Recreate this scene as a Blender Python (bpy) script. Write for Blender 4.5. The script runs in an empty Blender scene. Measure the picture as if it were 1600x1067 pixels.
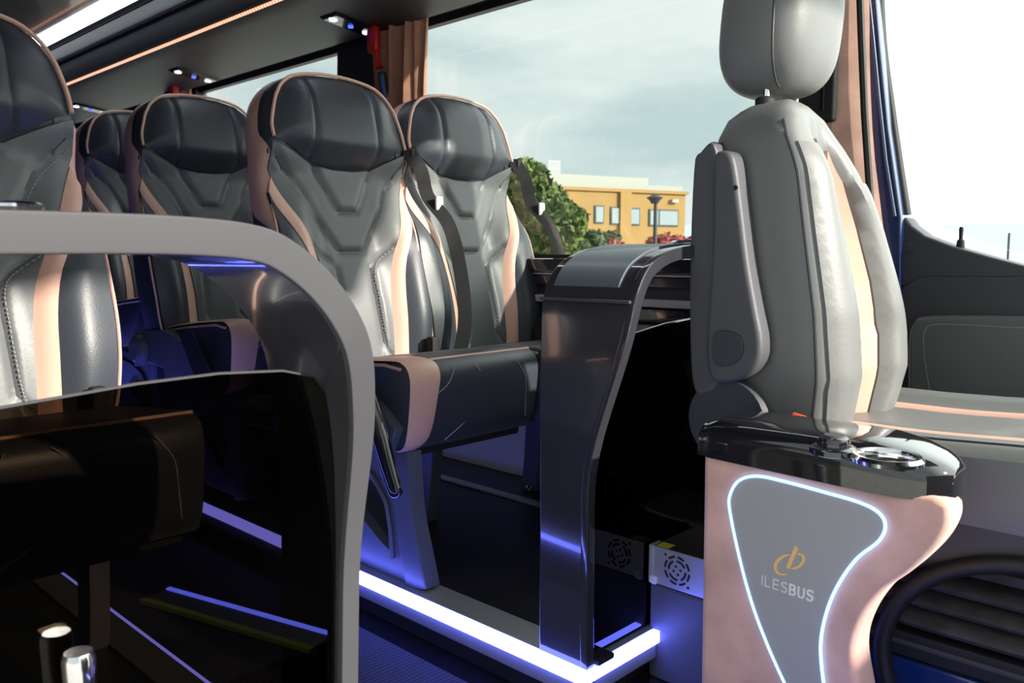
import bpy, bmesh, math, random
from mathutils import Vector, Matrix, noise
from mathutils.geometry import delaunay_2d_cdt
random.seed(4)
sc = bpy.context.scene
COL = sc.collection
# ------------------------------------------------------------------ camera
PITCH, YAW, FPX = math.radians(5.97), math.radians(46.2), 1300.0
CAM = Vector((0, 0, .85))
F0 = Vector((-math.cos(YAW), math.sin(YAW), 0)); RR = Vector((math.sin(YAW), math.cos(YAW), 0)); ZZ = Vector((0, 0, 1))
FF = F0*math.cos(PITCH) - ZZ*math.sin(PITCH); UU = ZZ*math.cos(PITCH) + F0*math.sin(PITCH)
cd = bpy.data.cameras.new('camera'); cam = bpy.data.objects.new('camera', cd); COL.objects.link(cam)
cam.matrix_world = Matrix.Translation(CAM) @ Matrix((RR, UU, -FF)).transposed().to_4x4()
cd.sensor_width = 36; cd.lens = FPX*36/1600; cd.clip_start = .02; cd.clip_end = 500
cd.dof.use_dof = True; cd.dof.focus_distance = 1.75; cd.dof.aperture_fstop = 9
sc.camera = cam
# ------------------------------------------------------------------ world, sun, exposure
w = bpy.data.worlds.new('sky'); sc.world = w; w.use_nodes = True
nt = w.node_tree; N = nt.nodes; L = nt.links; N.clear()
tc = N.new('ShaderNodeTexCoord'); mp = N.new('ShaderNodeMapping'); mp.inputs['Scale'].default_value = (1, 1, 3.2)
no = N.new('ShaderNodeTexNoise'); no.inputs['Scale'].default_value = 2.6; no.inputs['Detail'].default_value = 7; no.inputs['Roughness'].default_value = .55
cr = N.new('ShaderNodeValToRGB'); cr.color_ramp.elements[0].position = .40; cr.color_ramp.elements[0].color = (.50, .61, .62, 1)
cr.color_ramp.elements[1].position = .60; cr.color_ramp.elements[1].color = (.76, .80, .785, 1)
L.new(tc.outputs['Generated'], mp.inputs[0]); L.new(mp.outputs[0], no.inputs['Vector']); L.new(no.outputs[0], cr.inputs[0])
AZ, EL = math.radians(16), math.radians(23.5)
SUN = Vector((math.cos(EL)*math.cos(AZ), math.cos(EL)*math.sin(AZ), math.sin(EL)))
GLOW = Vector((.60, .72, .34)).normalized()      # thin bright cloud towards the front of the bus
dt = N.new('ShaderNodeVectorMath'); dt.operation = 'DOT_PRODUCT'; dt.inputs[1].default_value = GLOW
L.new(tc.outputs['Generated'], dt.inputs[0])
gm = N.new('ShaderNodeMapRange'); gm.inputs['From Min'].default_value = .36; gm.inputs['From Max'].default_value = .9; gm.inputs['To Min'].default_value = 0; gm.inputs['To Max'].default_value = 1
gm.interpolation_type = 'SMOOTHSTEP'
L.new(dt.outputs['Value'], gm.inputs['Value'])
mx = N.new('ShaderNodeMix'); mx.data_type = 'RGBA'; L.new(gm.outputs[0], mx.inputs[0]); L.new(cr.outputs[0], mx.inputs[6]); mx.inputs[7].default_value = (2.6, 2.7, 2.6, 1)
bg = N.new('ShaderNodeBackground'); bg.inputs['Strength'].default_value = 1.0; L.new(mx.outputs[2], bg.inputs[0])
wo = N.new('ShaderNodeOutputWorld'); L.new(bg.outputs[0], wo.inputs[0])
sd = bpy.data.lights.new('sun', 'SUN'); sd.energy = 7; sd.angle = math.radians(1.2); sd.color = (1, .93, .82)
so = bpy.data.objects.new('sun', sd); COL.objects.link(so); so.rotation_euler = (-SUN).to_track_quat('-Z', 'Y').to_euler(); so.location = (4, 0, 5)
sc.view_settings.view_transform = 'Standard'; sc.view_settings.look = 'None'
sc.view_settings.exposure = .35; sc.view_settings.gamma = 1; sc.view_settings.use_curve_mapping = False

# ------------------------------------------------------------------ materials
def mat(name, col, rough=.5, metal=0, coat=0, nscale=0, namt=0, bump=0, bscale=200, emit=None, es=0, spec=.5, sheen=0):
    m = bpy.data.materials.new(name); m.use_nodes = True; t = m.node_tree; b = t.nodes['Principled BSDF']
    b.inputs['Base Color'].default_value = (*col, 1); b.inputs['Roughness'].default_value = rough; b.inputs['Metallic'].default_value = metal
    b.inputs['Coat Weight'].default_value = coat; b.inputs['Coat Roughness'].default_value = .04; b.inputs['Specular IOR Level'].default_value = spec
    if sheen: b.inputs['Sheen Weight'].default_value = sheen
    tcn = t.nodes.new('ShaderNodeTexCoord')
    if nscale:
        n = t.nodes.new('ShaderNodeTexNoise'); n.inputs['Scale'].default_value = nscale; n.inputs['Detail'].default_value = 6
        t.links.new(tcn.outputs['Object'], n.inputs['Vector'])
        r = t.nodes.new('ShaderNodeValToRGB'); r.color_ramp.elements[0].position = .3; r.color_ramp.elements[1].position = .7
        r.color_ramp.elements[0].color = (*[c*(1-namt) for c in col], 1); r.color_ramp.elements[1].color = (*[min(1, c*(1+namt)) for c in col], 1)
        t.links.new(n.outputs[0], r.inputs[0]); t.links.new(r.outputs[0], b.inputs['Base Color'])
    if bump:
        n = t.nodes.new('ShaderNodeTexNoise'); n.inputs['Scale'].default_value = bscale; n.inputs['Detail'].default_value = 3
        t.links.new(tcn.outputs['Object'], n.inputs['Vector'])
        bm_ = t.nodes.new('ShaderNodeBump'); bm_.inputs['Strength'].default_value = bump; bm_.inputs['Distance'].default_value = .002
        t.links.new(n.outputs[0], bm_.inputs['Height']); t.links.new(bm_.outputs[0], b.inputs['Normal'])
    if emit:
        b.inputs['Emission Color'].default_value = (*emit, 1); b.inputs['Emission Strength'].default_value = es
    return m
def wave_mat(name, c0, c1, scale, axis, rough=.8, bump=.5, emit=0):
    m = mat(name, c0, rough); t = m.node_tree; b = t.nodes['Principled BSDF']
    tcn = t.nodes.new('ShaderNodeTexCoord'); wv = t.nodes.new('ShaderNodeTexWave'); wv.bands_direction = axis; wv.inputs['Scale'].default_value = scale
    t.links.new(tcn.outputs['Object'], wv.inputs['Vector'])
    r = t.nodes.new('ShaderNodeValToRGB'); r.color_ramp.elements[0].color = (*c0, 1); r.color_ramp.elements[1].color = (*c1, 1)
    t.links.new(wv.outputs[0], r.inputs[0])
    if emit:
        t.links.new(r.outputs[0], b.inputs['Emission Color']); b.inputs['Emission Strength'].default_value = emit; b.inputs['Base Color'].default_value = (.05, .05, .05, 1)
    else:
        n = t.nodes.new('ShaderNodeTexNoise'); n.inputs['Scale'].default_value = 350; t.links.new(tcn.outputs['Object'], n.inputs['Vector'])
        mm = t.nodes.new('ShaderNodeMix'); mm.data_type = 'RGBA'; mm.blend_type = 'MULTIPLY'; mm.inputs[0].default_value = .7
        t.links.new(r.outputs[0], mm.inputs[6]); t.links.new(n.outputs[0], mm.inputs[7]); t.links.new(mm.outputs[2], b.inputs['Base Color'])
        bm_ = t.nodes.new('ShaderNodeBump'); bm_.inputs['Strength'].default_value = bump; bm_.inputs['Distance'].default_value = .003
        t.links.new(wv.outputs[0], bm_.inputs['Height']); t.links.new(bm_.outputs[0], b.inputs['Normal'])
    return m
def glass_mat(name, tint, refl=1.0, f0=.03):
    m = bpy.data.materials.new(name); m.use_nodes = True; t = m.node_tree; t.nodes.clear()
    tr = t.nodes.new('ShaderNodeBsdfTransparent'); tr.inputs[0].default_value = (*tint, 1)
    gl = t.nodes.new('ShaderNodeBsdfGlossy'); gl.inputs['Roughness'].default_value = .01; gl.inputs[0].default_value = (refl, refl, refl, 1)
    lw = t.nodes.new('ShaderNodeLayerWeight'); lw.inputs[0].default_value = .5
    pw = t.nodes.new('ShaderNodeMath'); pw.operation = 'POWER'; pw.inputs[1].default_value = 5; t.links.new(lw.outputs['Facing'], pw.inputs[0])
    fr = t.nodes.new('ShaderNodeMath'); fr.operation = 'MULTIPLY_ADD'; fr.inputs[1].default_value = .94; fr.inputs[2].default_value = f0; t.links.new(pw.outputs[0], fr.inputs[0])
    ms = t.nodes.new('ShaderNodeMixShader'); o = t.nodes.new('ShaderNodeOutputMaterial')
    t.links.new(fr.outputs[0], ms.inputs[0]); t.links.new(tr.outputs[0], ms.inputs[1]); t.links.new(gl.outputs[0], ms.inputs[2]); t.links.new(ms.outputs[0], o.inputs[0])
    return m
M = dict(
 navy=mat('navy_leather', (.038, .044, .056), .42, bump=.15, bscale=260),
 grey=mat('grey_leather', (.125, .132, .134), .45, bump=.15, bscale=260),
 dgrey=mat('driver_grey_leather', (.165, .172, .172), .42, bump=.12, bscale=150),
 pink=mat('pink_leather', (.70, .42, .33), .42, bump=.12, bscale=260),
 suede=mat('pink_suede', (.70, .42, .34), .95, nscale=13, namt=.20, bump=.2, bscale=90, sheen=.35),
 curtain=mat('curtain_cloth', (.42, .21, .14), .9, nscale=30, namt=.1),
 gloss=mat('gloss_black', (.012, .012, .015), .06, coat=1),
 lacquer=mat('anthracite_lacquer', (.035, .034, .042), .12, coat=.8),
 rim=mat('satin_metal_grey', (.062, .062, .068), .55, metal=.0, spec=.2),
 plast=mat('anthracite_plastic', (.045, .048, .060), .5, bump=.2, bscale=400),
 plast2=mat('grey_plastic', (.085, .086, .10), .5, bump=.25, bscale=500),
 frame=mat('grey_painted_frame', (.10, .11, .14), .4),
 black=mat('matt_black', (.010, .010, .011), .7),
 web=mat('belt_webbing', (.008, .008, .009), .8, bump=.4, bscale=500),
 chrome=mat('chrome', (.75, .75, .77), .12, metal=1),
 alu=mat('aluminium', (.55, .56, .60), .4, metal=.6),
 inlay=mat('slate_screen_inlay', (.11, .135, .165), .32),
 wood=mat('dark_wood_floor', (.012, .011, .013), .38, nscale=14, namt=.5),
 roof=mat('dark_headliner', (.022, .022, .026), .6),
 rack=mat('rack_plastic', (.024, .024, .027), .5),
 black2=mat('black_gloss_ceiling', (.008, .008, .010), .15, coat=.5),
 lilac=mat('pale_grey_panel', (.72, .72, .80), .5),
 blue=mat('blue_car_paint', (.008, .030, .14), .25, coat=1),
 rubber2=mat('dusty_rubber', (.065, .065, .066), .6, nscale=25, namt=.3),
 rubber=mat('black_rubber', (.012, .012, .012), .55),
 red=mat('red_plastic', (.55, .015, .02), .4),
 orange=mat('red_buckle', (.75, .09, .03), .4),
 bluelt=mat('blue_tube', (.03, .07, .2), .3),
 panel=mat('grey_console_panel', (.42, .41, .39), .5),
 gold=mat('gold_logo', (.98, .62, .26), .35),
 silver=mat('silver_lettering', (.95, .94, .88), .35),
 yellow=mat('yellow_tape', (.65, .6, .05), .6),
 thread=mat('light_thread', (.34, .36, .38), .8),
 led=mat('blue_led', (.1, .1, .2), .5, emit=(.13, .16, 1), es=16),
 ledc=mat('console_light_line', (.1, .2, .4), .5, emit=(.25, .48, 1), es=2.6),
 ledw=mat('white_ceiling_light', (.8, .8, .8), .5, emit=(.85, .93, 1), es=4.5),
 ledw2=mat('reading_light', (.8, .8, .8), .5, emit=(.9, .93, 1), es=1.3),
 ledb=mat('blue_indicator', (.1, .1, .5), .5, emit=(.05, .1, 1), es=2),
 ledo=wave_mat('orange_led', (1, .30, .14), (1, .70, .52), 16, 'X', emit=1.0),
 carpet=wave_mat('ribbed_carpet', (.010, .011, .014), (.055, .058, .068), 28, 'X'),
 glass=glass_mat('window_glass', (.93, .96, .95)),
 dark=glass_mat('smoked_glass', (.21, .175, .14), 1, .022),
 dark2=glass_mat('black_glass', (.02, .018, .018), 1.0),
 yel=mat('yellow_render', (.27, .165, .055), .9, nscale=.6, namt=.06),
 white=mat('pale_parapet', (.30, .31, .28), .9),
 bglass=mat('building_glass', (.20, .25, .27), .2),
 leaf=mat('tree_foliage', (.085, .125, .03), .9, nscale=1.3, namt=.55),
 leafr=mat('red_shrub_foliage', (.28, .07, .06), .9, nscale=3, namt=.5),
 leafd=mat('dark_shrub_foliage', (.05, .085, .03), .9, nscale=2, namt=.5),
 trunk=mat('bark', (.12, .08, .05), .9), ground=mat('pale_concrete', (.50, .49, .46), .95, nscale=3, namt=.2),
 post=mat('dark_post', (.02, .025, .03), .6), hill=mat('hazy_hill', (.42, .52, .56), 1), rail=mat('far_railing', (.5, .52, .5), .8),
)
# ------------------------------------------------------------------ helpers
def un(u, v, x=None, y=None, z=None):
    d = FF*FPX + RR*(u-800) - UU*(v-533.5)
    if x is not None: t = (x-CAM.x)/d.x
    elif y is not None: t = (y-CAM.y)/d.y
    else: t = (z-CAM.z)/d.z
    return CAM + d*t
def origin(p):
    o = Vector((0, 0, 0))
    while p is not None: o += p.location; p = p.parent
    return o
def tag(o, label=None, cat=None, group=None, kind=None):
    if label: o['label'] = label
    if cat: o['category'] = cat
    if group: o['group'] = group
    if kind: o['kind'] = kind
    return o
def thing(name, loc, label, cat, group=None):
    o = bpy.data.objects.new(name, None); COL.objects.link(o); o.location = loc; o.empty_display_size = .05
    return tag(o, label, cat, group)
def mk(name, vs, fs, m, parent=None, smooth=True, bevel=0, seg=2, label=None):
    vs = [Vector(v) for v in vs]
    if parent is None:
        n = len(vs); c = sum(vs, Vector())/n; c.z = min(v.z for v in vs); off = c
    else: off = origin(parent)
    me = bpy.data.meshes.new(name); me.from_pydata([v-off for v in vs], [], fs); me.materials.append(M[m] if isinstance(m, str) else m)
    b = bmesh.new(); b.from_mesh(me); bmesh.ops.recalc_face_normals(b, faces=b.faces)
    if bevel: bmesh.ops.bevel(b, geom=[e for e in b.edges if len(e.link_faces) == 2 and e.calc_face_angle(0) > .6], offset=bevel, segments=seg, affect='EDGES', profile=.5)
    b.to_mesh(me); b.free()
    if smooth:
        for p in me.polygons: p.use_smooth = True
        try: me.set_sharp_from_angle(angle=math.radians(38))
        except Exception: pass
    o = bpy.data.objects.new(name, me); COL.objects.link(o); o.parent = parent
    if parent is None: o.location = off
    if bevel and smooth:
        wn_ = o.modifiers.new('weighted_normals', 'WEIGHTED_NORMAL'); wn_.keep_sharp = True
    if label: o['label'] = label
    return o
def boxm(a, b):
    (x0, y0, z0), (x1, y1, z1) = a, b
    v = [(x0, y0, z0), (x1, y0, z0), (x1, y1, z0), (x0, y1, z0), (x0, y0, z1), (x1, y0, z1), (x1, y1, z1), (x0, y1, z1)]
    return v, [(0, 3, 2, 1), (4, 5, 6, 7), (0, 1, 5, 4), (1, 2, 6, 5), (2, 3, 7, 6), (3, 0, 4, 7)]
def box(name, a, b, m, parent=None, bevel=0, **k):
    v, f = boxm(a, b); return mk(name, v, f, m, parent, bevel=bevel, **k)
def multi(name, parts, m, parent=None, **k):
    V, Fc = [], []
    for v, f in parts:
        o = len(V); V += [Vector(q) for q in v]; Fc += [tuple(i+o for i in q) for q in f]
    return mk(name, V, Fc, m, parent, **k)
def smooth_path(P, n=8, closed=False):
    P = [Vector(p) for p in P]; out = []
    k = len(P); rng = range(k if closed else k-1)
    for i in rng:
        p1, p2 = P[i], P[(i+1) % k]
        p0 = P[i-1] if (i > 0 or closed) else p1*2-p2
        p3 = P[(i+2) % k] if (closed or i+2 < k) else p2*2-p1
        for j in range(n):
            t = j/n
            out.append(.5*((2*p1)+(p2-p0)*t+(2*p0-5*p1+4*p2-p3)*t*t+(3*p1-p0-3*p2+p3)*t**3))
    if not closed: out.append(P[-1])
    return out
def tubem(P, r, sides=8, closed=False, squash=None):
    P = [Vector(p) for p in P]; n = len(P); V, Fc = [], []
    up = None
    for i, p in enumerate(P):
        a = P[(i-1) % n] if (closed or i > 0) else p; b = P[(i+1) % n] if (closed or i < n-1) else p
        t = (b-a).normalized()
        if up is None: up = (ZZ if abs(t.z) < .9 else Vector((1, 0, 0)))
        s = t.cross(up).normalized(); up = s.cross(t).normalized()
        rr = r[i] if isinstance(r, (list, tuple)) else r
        for j in range(sides):
            q = 2*math.pi*j/sides
            V.append(p + s*math.cos(q)*rr*(squash or 1) + up*math.sin(q)*rr)
    for i in range(n if closed else n-1):
        for j in range(sides):
            a = i*sides+j; b = i*sides+(j+1) % sides; c = ((i+1) % n)*sides+(j+1) % sides; d = ((i+1) % n)*sides+j
            Fc.append((a, b, c, d))
    if not closed: Fc.append(tuple(range(sides))[::-1]); Fc.append(tuple((n-1)*sides+j for j in range(sides)))
    return V, Fc
def tube(name, P, r, m, parent=None, sides=8, closed=False, squash=None, **k):
    return mk(name, *tubem(P, r, sides, closed, squash), m, parent, **k)
def lathem(prof, c, axis='z', n=32):
    V, Fc = [], []; c = Vector(c)
    for r, h in prof:
        for j in range(n):
            q = 2*math.pi*j/n; a, b = r*math.cos(q), r*math.sin(q)
            V.append(c + Vector({'z': (a, b, h), 'y': (a, h, b), 'x': (h, a, b)}[axis]))
    for i in range(len(prof)-1):
        for j in range(n): Fc.append((i*n+j, i*n+(j+1) % n, (i+1)*n+(j+1) % n, (i+1)*n+j))
    Fc.append(tuple(range(n))[::-1]); Fc.append(tuple((len(prof)-1)*n+j for j in range(n)))
    return V, Fc
def ringm(prof, c, n=40):
    V, Fc = lathem(prof, c, 'z', n); Fc = Fc[:-2]; m = len(prof)-1
    return V, Fc+[(m*n+j, m*n+(j+1) % n, (j+1) % n, j) for j in range(n)]
def lathe(name, prof, c, m, parent=None, axis='z', n=32, **k): return mk(name, *lathem(prof, c, axis, n), m, parent, **k)
def prismm(poly, d0, d1, axis='y'):
    n = len(poly); f = {'y': lambda a, b, d: (a, d, b), 'x': lambda a, b, d: (d, a, b), 'z': lambda a, b, d: (a, b, d)}[axis]
    V = [f(a, b, d0) for a, b in poly]+[f(a, b, d1) for a, b in poly]
    return V, [tuple(range(n)), tuple(range(2*n-1, n-1, -1))]+[(i, (i+1) % n, n+(i+1) % n, n+i) for i in range(n)]
def prism(name, poly, d0, d1, m, parent=None, axis='y', **k): return mk(name, *prismm(poly, d0, d1, axis), m, parent, **k)
def ss(x, a, b):
    t = max(0, min(1, (x-a)/(b-a))); return t*t*(3-2*t)
def sm2(pts, n=6, closed=False): return [(p.x, p.y) for p in smooth_path([Vector((a, b, 0)) for a, b in pts], n, closed)]
def resample(poly, sp, closed=True):
    out = []; n = len(poly)
    for i in range(n if closed else n-1):
        a = Vector(poly[i]); b = Vector(poly[(i+1) % n]); k = max(1, round((b-a).length/sp))
        for j in range(k): out.append(a+(b-a)*j/k)
    if not closed: out.append(Vector(poly[-1]))
    return out
def seg_d(p, a, b):
    ab = b-a; t = max(0, min(1, (p-a).dot(ab)/max(ab.length_squared, 1e-12))); return (p-a-ab*t).length
def inside(p, poly):
    c = False; n = len(poly)
    for i in range(n):
        a, b = poly[i], poly[i-1]
        if (a[1] > p[1]) != (b[1] > p[1]) and p[0] < (b[0]-a[0])*(p[1]-a[1])/(b[1]-a[1])+a[0]: c = not c
    return c
def panel(name, poly, surf, m, parent, sp=.012, puff=.004, rim=.012, grooves=(), gd=.004, gw=.006, skirt=.008, base=0.0, label=None, smooth_poly=0):
    """upholstered panel: any outline in a surface's own 2-D coordinates, pillowed towards its seams, with sewn grooves"""
    poly = [Vector(p) for p in poly]
    if smooth_poly: poly = smooth_path(poly, smooth_poly, True)
    bd = resample(poly, sp); nb = len(bd)
    x0 = min(p.x for p in bd); x1 = max(p.x for p in bd); y0 = min(p.y for p in bd); y1 = max(p.y for p in bd)
    pts = list(bd); G = [[Vector(p) for p in g] for g in grooves]
    gl = [(g[i], g[i+1]) for g in G for i in range(len(g)-1)]
    for g in G: pts += [p for p in resample(g, sp*.7, False) if inside(p, bd) and min(seg_d(p, bd[i], bd[i-1]) for i in range(nb)) > sp*.3]
    def dist(p): return min(seg_d(p, bd[i], bd[i-1]) for i in range(nb))
    y = y0; r = 0
    while y < y1:
        x = x0 + (sp/2 if r % 2 else 0)
        while x < x1:
            p = Vector((x, y))
            if inside(p, bd) and dist(p) > sp*.45:
                if not gl or min(seg_d(p, a, b) for a, b in gl) > sp*.35: pts.append(p)
            x += sp
        y += sp*.87; r += 1
    vs, es, fs, *_ = delaunay_2d_cdt(pts, [(i, (i+1) % nb) for i in range(nb)], [list(range(nb))], 1, 1e-6)
    V = []
    for p in vs:
        p = Vector(p); d = dist(p); h = base + puff*(1-math.exp(-(d/rim)**1.3))
        if gl:
            g = min(seg_d(p, a, b) for a, b in gl); h -= gd*math.exp(-(g/gw)**2)
        V.append(surf(p.x, p.y, h))
    cnt = {}
    for f in fs:
        for i in range(len(f)):
            e = (f[i], f[(i+1) % len(f)]); cnt[e] = cnt.get(e, 0)+1
    B = [e for e in cnt if (e[1], e[0]) not in cnt]; low = {}; fs = [tuple(f) for f in fs]
    for a, b in B:
        for q in (a, b):
            if q not in low: low[q] = len(V); V.append(surf(vs[q][0], vs[q][1], base-skirt))
        fs.append((b, a, low[a], low[b]))
    return mk(name, V, fs, m, parent, label=label)
def copy_tree(o, parent=None):
    c = o.copy(); COL.objects.link(c); c.parent = parent
    for ch in list(o.children): copy_tree(ch, c)
    return c
def sup(t, e): return math.copysign(abs(t)**e, t)
def superm(c, h, ex, ey, nu=40, nv=24, tw=None):
    V, Fc = [], []
    for i in range(nv+1):
        ph = -math.pi/2+math.pi*i/nv
        for j in range(nu):
            th = 2*math.pi*j/nu
            p = Vector((h[0]*sup(math.cos(ph), ey)*sup(math.cos(th), ex), h[1]*sup(math.cos(ph), ey)*sup(math.sin(th), ex), h[2]*sup(math.sin(ph), ey)))
            if tw: p = tw(p)
            V.append(Vector(c)+p)
    for i in range(nv):
        for j in range(nu): Fc.append((i*nu+j, i*nu+(j+1) % nu, (i+1)*nu+(j+1) % nu, (i+1)*nu+j))
    return V, Fc

YW = 2.03       # far side wall
# ------------------------------------------------------------------ ground and setting
tag(mk('ground', *boxm((-160, -60, -.95), (160, 260, -.75)), 'ground', smooth=False), kind='structure')
fl = tag(mk('floor', *boxm((-6, .2, -.06), (-.55, YW, 0)), 'gloss'), kind='structure')
mk('carpet', *boxm((-5.9, .70, 0), (-.75, 1.065, .012)), 'carpet', fl)
tag(mk('floor_cab', *boxm((-.548, .62, -.06), (1.3, YW, 0)), 'black'), kind='structure')
def podium(nm, y0, y1, edge):
    p = tag(mk(nm, *boxm((-6, y0, .001), (-.93, y1, .085)), 'black'), kind='structure')
    s = 1 if edge == y0 else -1
    mk('floor_board', *boxm((-6, min(edge+s*.065, y0+.0+ (0 if s < 0 else .065)), .085), (-.97, max(edge+s*.065, y1 if s > 0 else y1-.065), .098)), 'wood', p)
    return p, s
p1, s1 = podium('floor_platform', 1.14, YW, 1.14)
mk('trim_profile', *boxm((-6, 1.130, .085), (-.905, 1.205, .103)), 'alu', p1, bevel=.003)
mk('edge_profile', *boxm((-6, 1.119, .045), (-.9, 1.133, .078)), 'alu', p1, bevel=.004)
mk('trim_profile', *boxm((-.97, 1.205, .085), (-.905, 1.40, .103)), 'alu', p1, bevel=.003)
mk('edge_profile', *boxm((-.914, 1.120, .045), (-.895, 1.352, .078)), 'alu', p1, bevel=.004)
tag(mk('led_strip', *boxm((-6, 1.112, .080), (-.890, 1.128, .103)), 'led'), 'long bright blue light strip along the far seat platform edge', 'light strip')
tag(mk('led_strip', *boxm((-.903, 1.130, .080), (-.888, 1.352, .103)), 'led'), 'short bright blue light strip across the platform front, ending at the grey box', 'light strip')
mk('seat_rail', *boxm((-6, 1.80, .098), (-1.0, 1.835, .106)), 'alu', p1, bevel=.003)
p2, s2 = podium('floor_platform', .2, .63, .63)
mk('trim_profile', *boxm((-6, .57, .085), (-.90, .632, .103)), 'frame', p2, bevel=.003)
tag(mk('led_strip', *boxm((-6, .632, .088), (-.93, .640, .100)), 'led'), 'thin blue light strip along the near seat platform behind the smoked glass', 'light strip')
# entrance step in front of the near partition: it is seen mirrored in the smoked pane
ax, ay, bx, by = .07, .766, -.40, .894
es = tag(mk('floor_step', *prismm([(bx, by), (ax, ay), (.6, .62), (.6, .3), (-.40, .3)], 0, .088, 'z'), 'black'), kind='structure')
dv = Vector((ax-bx, ay-by)); nv = Vector((-dv.y, dv.x)).normalized()
def strip(p, q, o0, o1, z0, z1):
    a = Vector(p)+nv*o0; b = Vector(q)+nv*o0; c = Vector(q)+nv*o1; d = Vector(p)+nv*o1
    return prismm([tuple(a), tuple(b), tuple(c), tuple(d)], z0, z1, 'z')
tag(mk('led_strip', *strip((bx, by), (ax, ay), .002, .014, .070, .098), 'led'), 'blue light strip on the entrance step, seen mirrored in the smoked glass', 'light strip')
mk('step_nosing', *strip((bx, by), (ax, ay), -.05, .0, .088, .096), 'frame', es)
tag(mk('wall_front', *boxm((1.0, .15, 0), (1.3, YW+.05, .92)), 'plast'), kind='structure')
mk('step_edge_stripe', *strip((bx, by), (ax, ay), -.065, -.05, .088, .097), 'yellow', es)

# far wall: sill part, header, pillars, windows
wl = tag(mk('wall_left', *boxm((-6, YW, 0), (-1.05, YW+.06, .80)), 'plast'), kind='structure')
mk('lower_wall_panel', *boxm((-6, YW-.008, .10), (-1.0, YW, .36)), 'lilac', wl)
sh = tag(mk('trim_1', *boxm((-6, YW-.05, .795), (-.93, YW+.02, .838)), 'gloss', bevel=.008), kind='structure')
mk('ledge_band', *boxm((-6, YW-.03, .755), (-.93, YW, .785)), 'lacquer', sh, bevel=.004)
mk('ledge_reflection_line', *boxm((-6, YW-.034, .787), (-.93, YW-.004, .792)), 'alu', sh)  # pale line modelled in place of a reflection on the glossy ledge
mk('ledge_band', *boxm((-6, YW-.045, .700), (-.93, YW, .722)), 'panel', sh, bevel=.003, label='pale grey band modelling a ledge reflection')  # reflection put into a pale colour, built as a band between dark slats
mk('ledge_band', *boxm((-6, YW-.03, .655), (-.93, YW, .695)), 'gloss', sh, bevel=.004)
mk('ledge_band', *boxm((-6, YW-.04, .60), (-.93, YW, .650)), 'lacquer', sh, bevel=.004)
tag(mk('trim_2', *boxm((-6, YW-.02, 1.70), (-.75, YW+.06, 1.92)), 'black'), kind='structure')
for i, (a, b) in enumerate([(-2.93, -2.46), (-4.45, -4.19)]):
    tag(mk('trim_%d' % (i+3), *prismm([(a-.05, .8), (b, .8), (b, 1.72), (a, 1.72)], YW, YW+.06), 'roof'), kind='structure')
for i, (a, b) in enumerate([(-2.44, -1.05), (-4.19, -2.93), (-5.98, -4.45)]):
    wn = tag(mk('window_%d' % (i+1), *boxm((a-.01, YW+.035, .79), (b+.02, YW+.041, 1.72)), 'glass', smooth=False), kind='structure')
    mk('window_seal', *boxm((a, YW+.02, .838), (b, YW+.05, .850)), 'rubber', wn)
    mk('window_seal', *boxm((a, YW+.02, 1.675), (b, YW+.05, 1.70)), 'rubber', wn)
# roof shell
tag(mk('ceiling', *boxm((-6, .15, 1.90), (.72, YW+.05, 1.97)), 'black2'), kind='structure')
tag(mk('wall_back', *boxm((-6.08, .15, 0), (-6, YW+.05, 1.95)), 'roof'), kind='structure')
tag(mk('wall_right', *boxm((-6, .13, 0), (-1.15, .19, 1.95)), 'roof'), kind='structure')
# overhead rack
rk = thing('luggage_rack', (-3.4, 1.8, 1.7), 'long dark overhead luggage rack above the far windows', 'luggage rack')
mk('rack_body', *prismm([(YW-.022, 1.69), (1.97, 1.675), (1.66, 1.715), (1.60, 1.745), (1.575, 1.79), (1.56, 1.85), (1.55, 1.899), (YW-.022, 1.899)], -5.98, -.78, 'x'), 'rack', rk, bevel=.006)
mk('rack_lip', *tubem([(-5.98, 1.548, 1.835), (-.78, 1.548, 1.835)], .008), 'rim', rk)
mk('light_channel', *prismm([(1.604, 1.722), (1.592, 1.742), (1.582, 1.738), (1.596, 1.716)], -5.97, -.79, 'x'), 'black', rk)
tag(mk('led_strip', *prismm([(1.5935, 1.717), (1.5875, 1.727), (1.5815, 1.724), (1.5875, 1.714)], -5.96, -.8, 'x'), 'ledo'), 'warm orange dotted light strip along the overhead luggage rack', 'light strip')
tag(mk('ceiling_light', *boxm((-5.9, 1.425, 1.880), (-.9, 1.485, 1.899)), 'ledw', bevel=.006), 'wide white strip light running along the dark ceiling', 'ceiling light')
def under(y): return 1.675+(1.97-y)/.31*.04
for i, x in enumerate([-2.60, -3.85, -5.15]):
    u = thing('reading_light_unit', (x, 1.85, 1.69), ['reading light unit under the rack, above the front window and curtain', 'reading light unit under the rack, above the second seat row', 'farthest reading light unit under the rack, beside the near seat head'][i], 'reading light', 'reading light units under the rack')
    y0, y1 = 1.76, 1.985
    def P(dx, y, dz): return (x+dx, y, under(y)-dz)
    mk('housing', [P(-.05, y0, 0), P(.05, y0, 0), P(.05, 1.965, 0), P(-.05, 1.965, 0), P(-.04, y0+.01, .010), P(.04, y0+.01, .010), P(.04, 1.955, .010), P(-.04, 1.955, .010)], [(0, 1, 2, 3), (4, 5, 6, 7), (0, 1, 5, 4), (1, 2, 6, 5), (2, 3, 7, 6), (3, 0, 4, 7)], 'black2', u)
    for yy in (1.785, 1.93): mk('lamp', *lathem([(.014, -.010), (.016, -.006), (.016, .004)], (x, yy, under(yy)-.006), 'z', 16), 'ledw2', u)
    mk('indicator', *lathem([(.010, -.008), (.010, .004)], (x, 1.86, under(1.86)-.008), 'z', 12), 'ledb', u)

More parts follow.
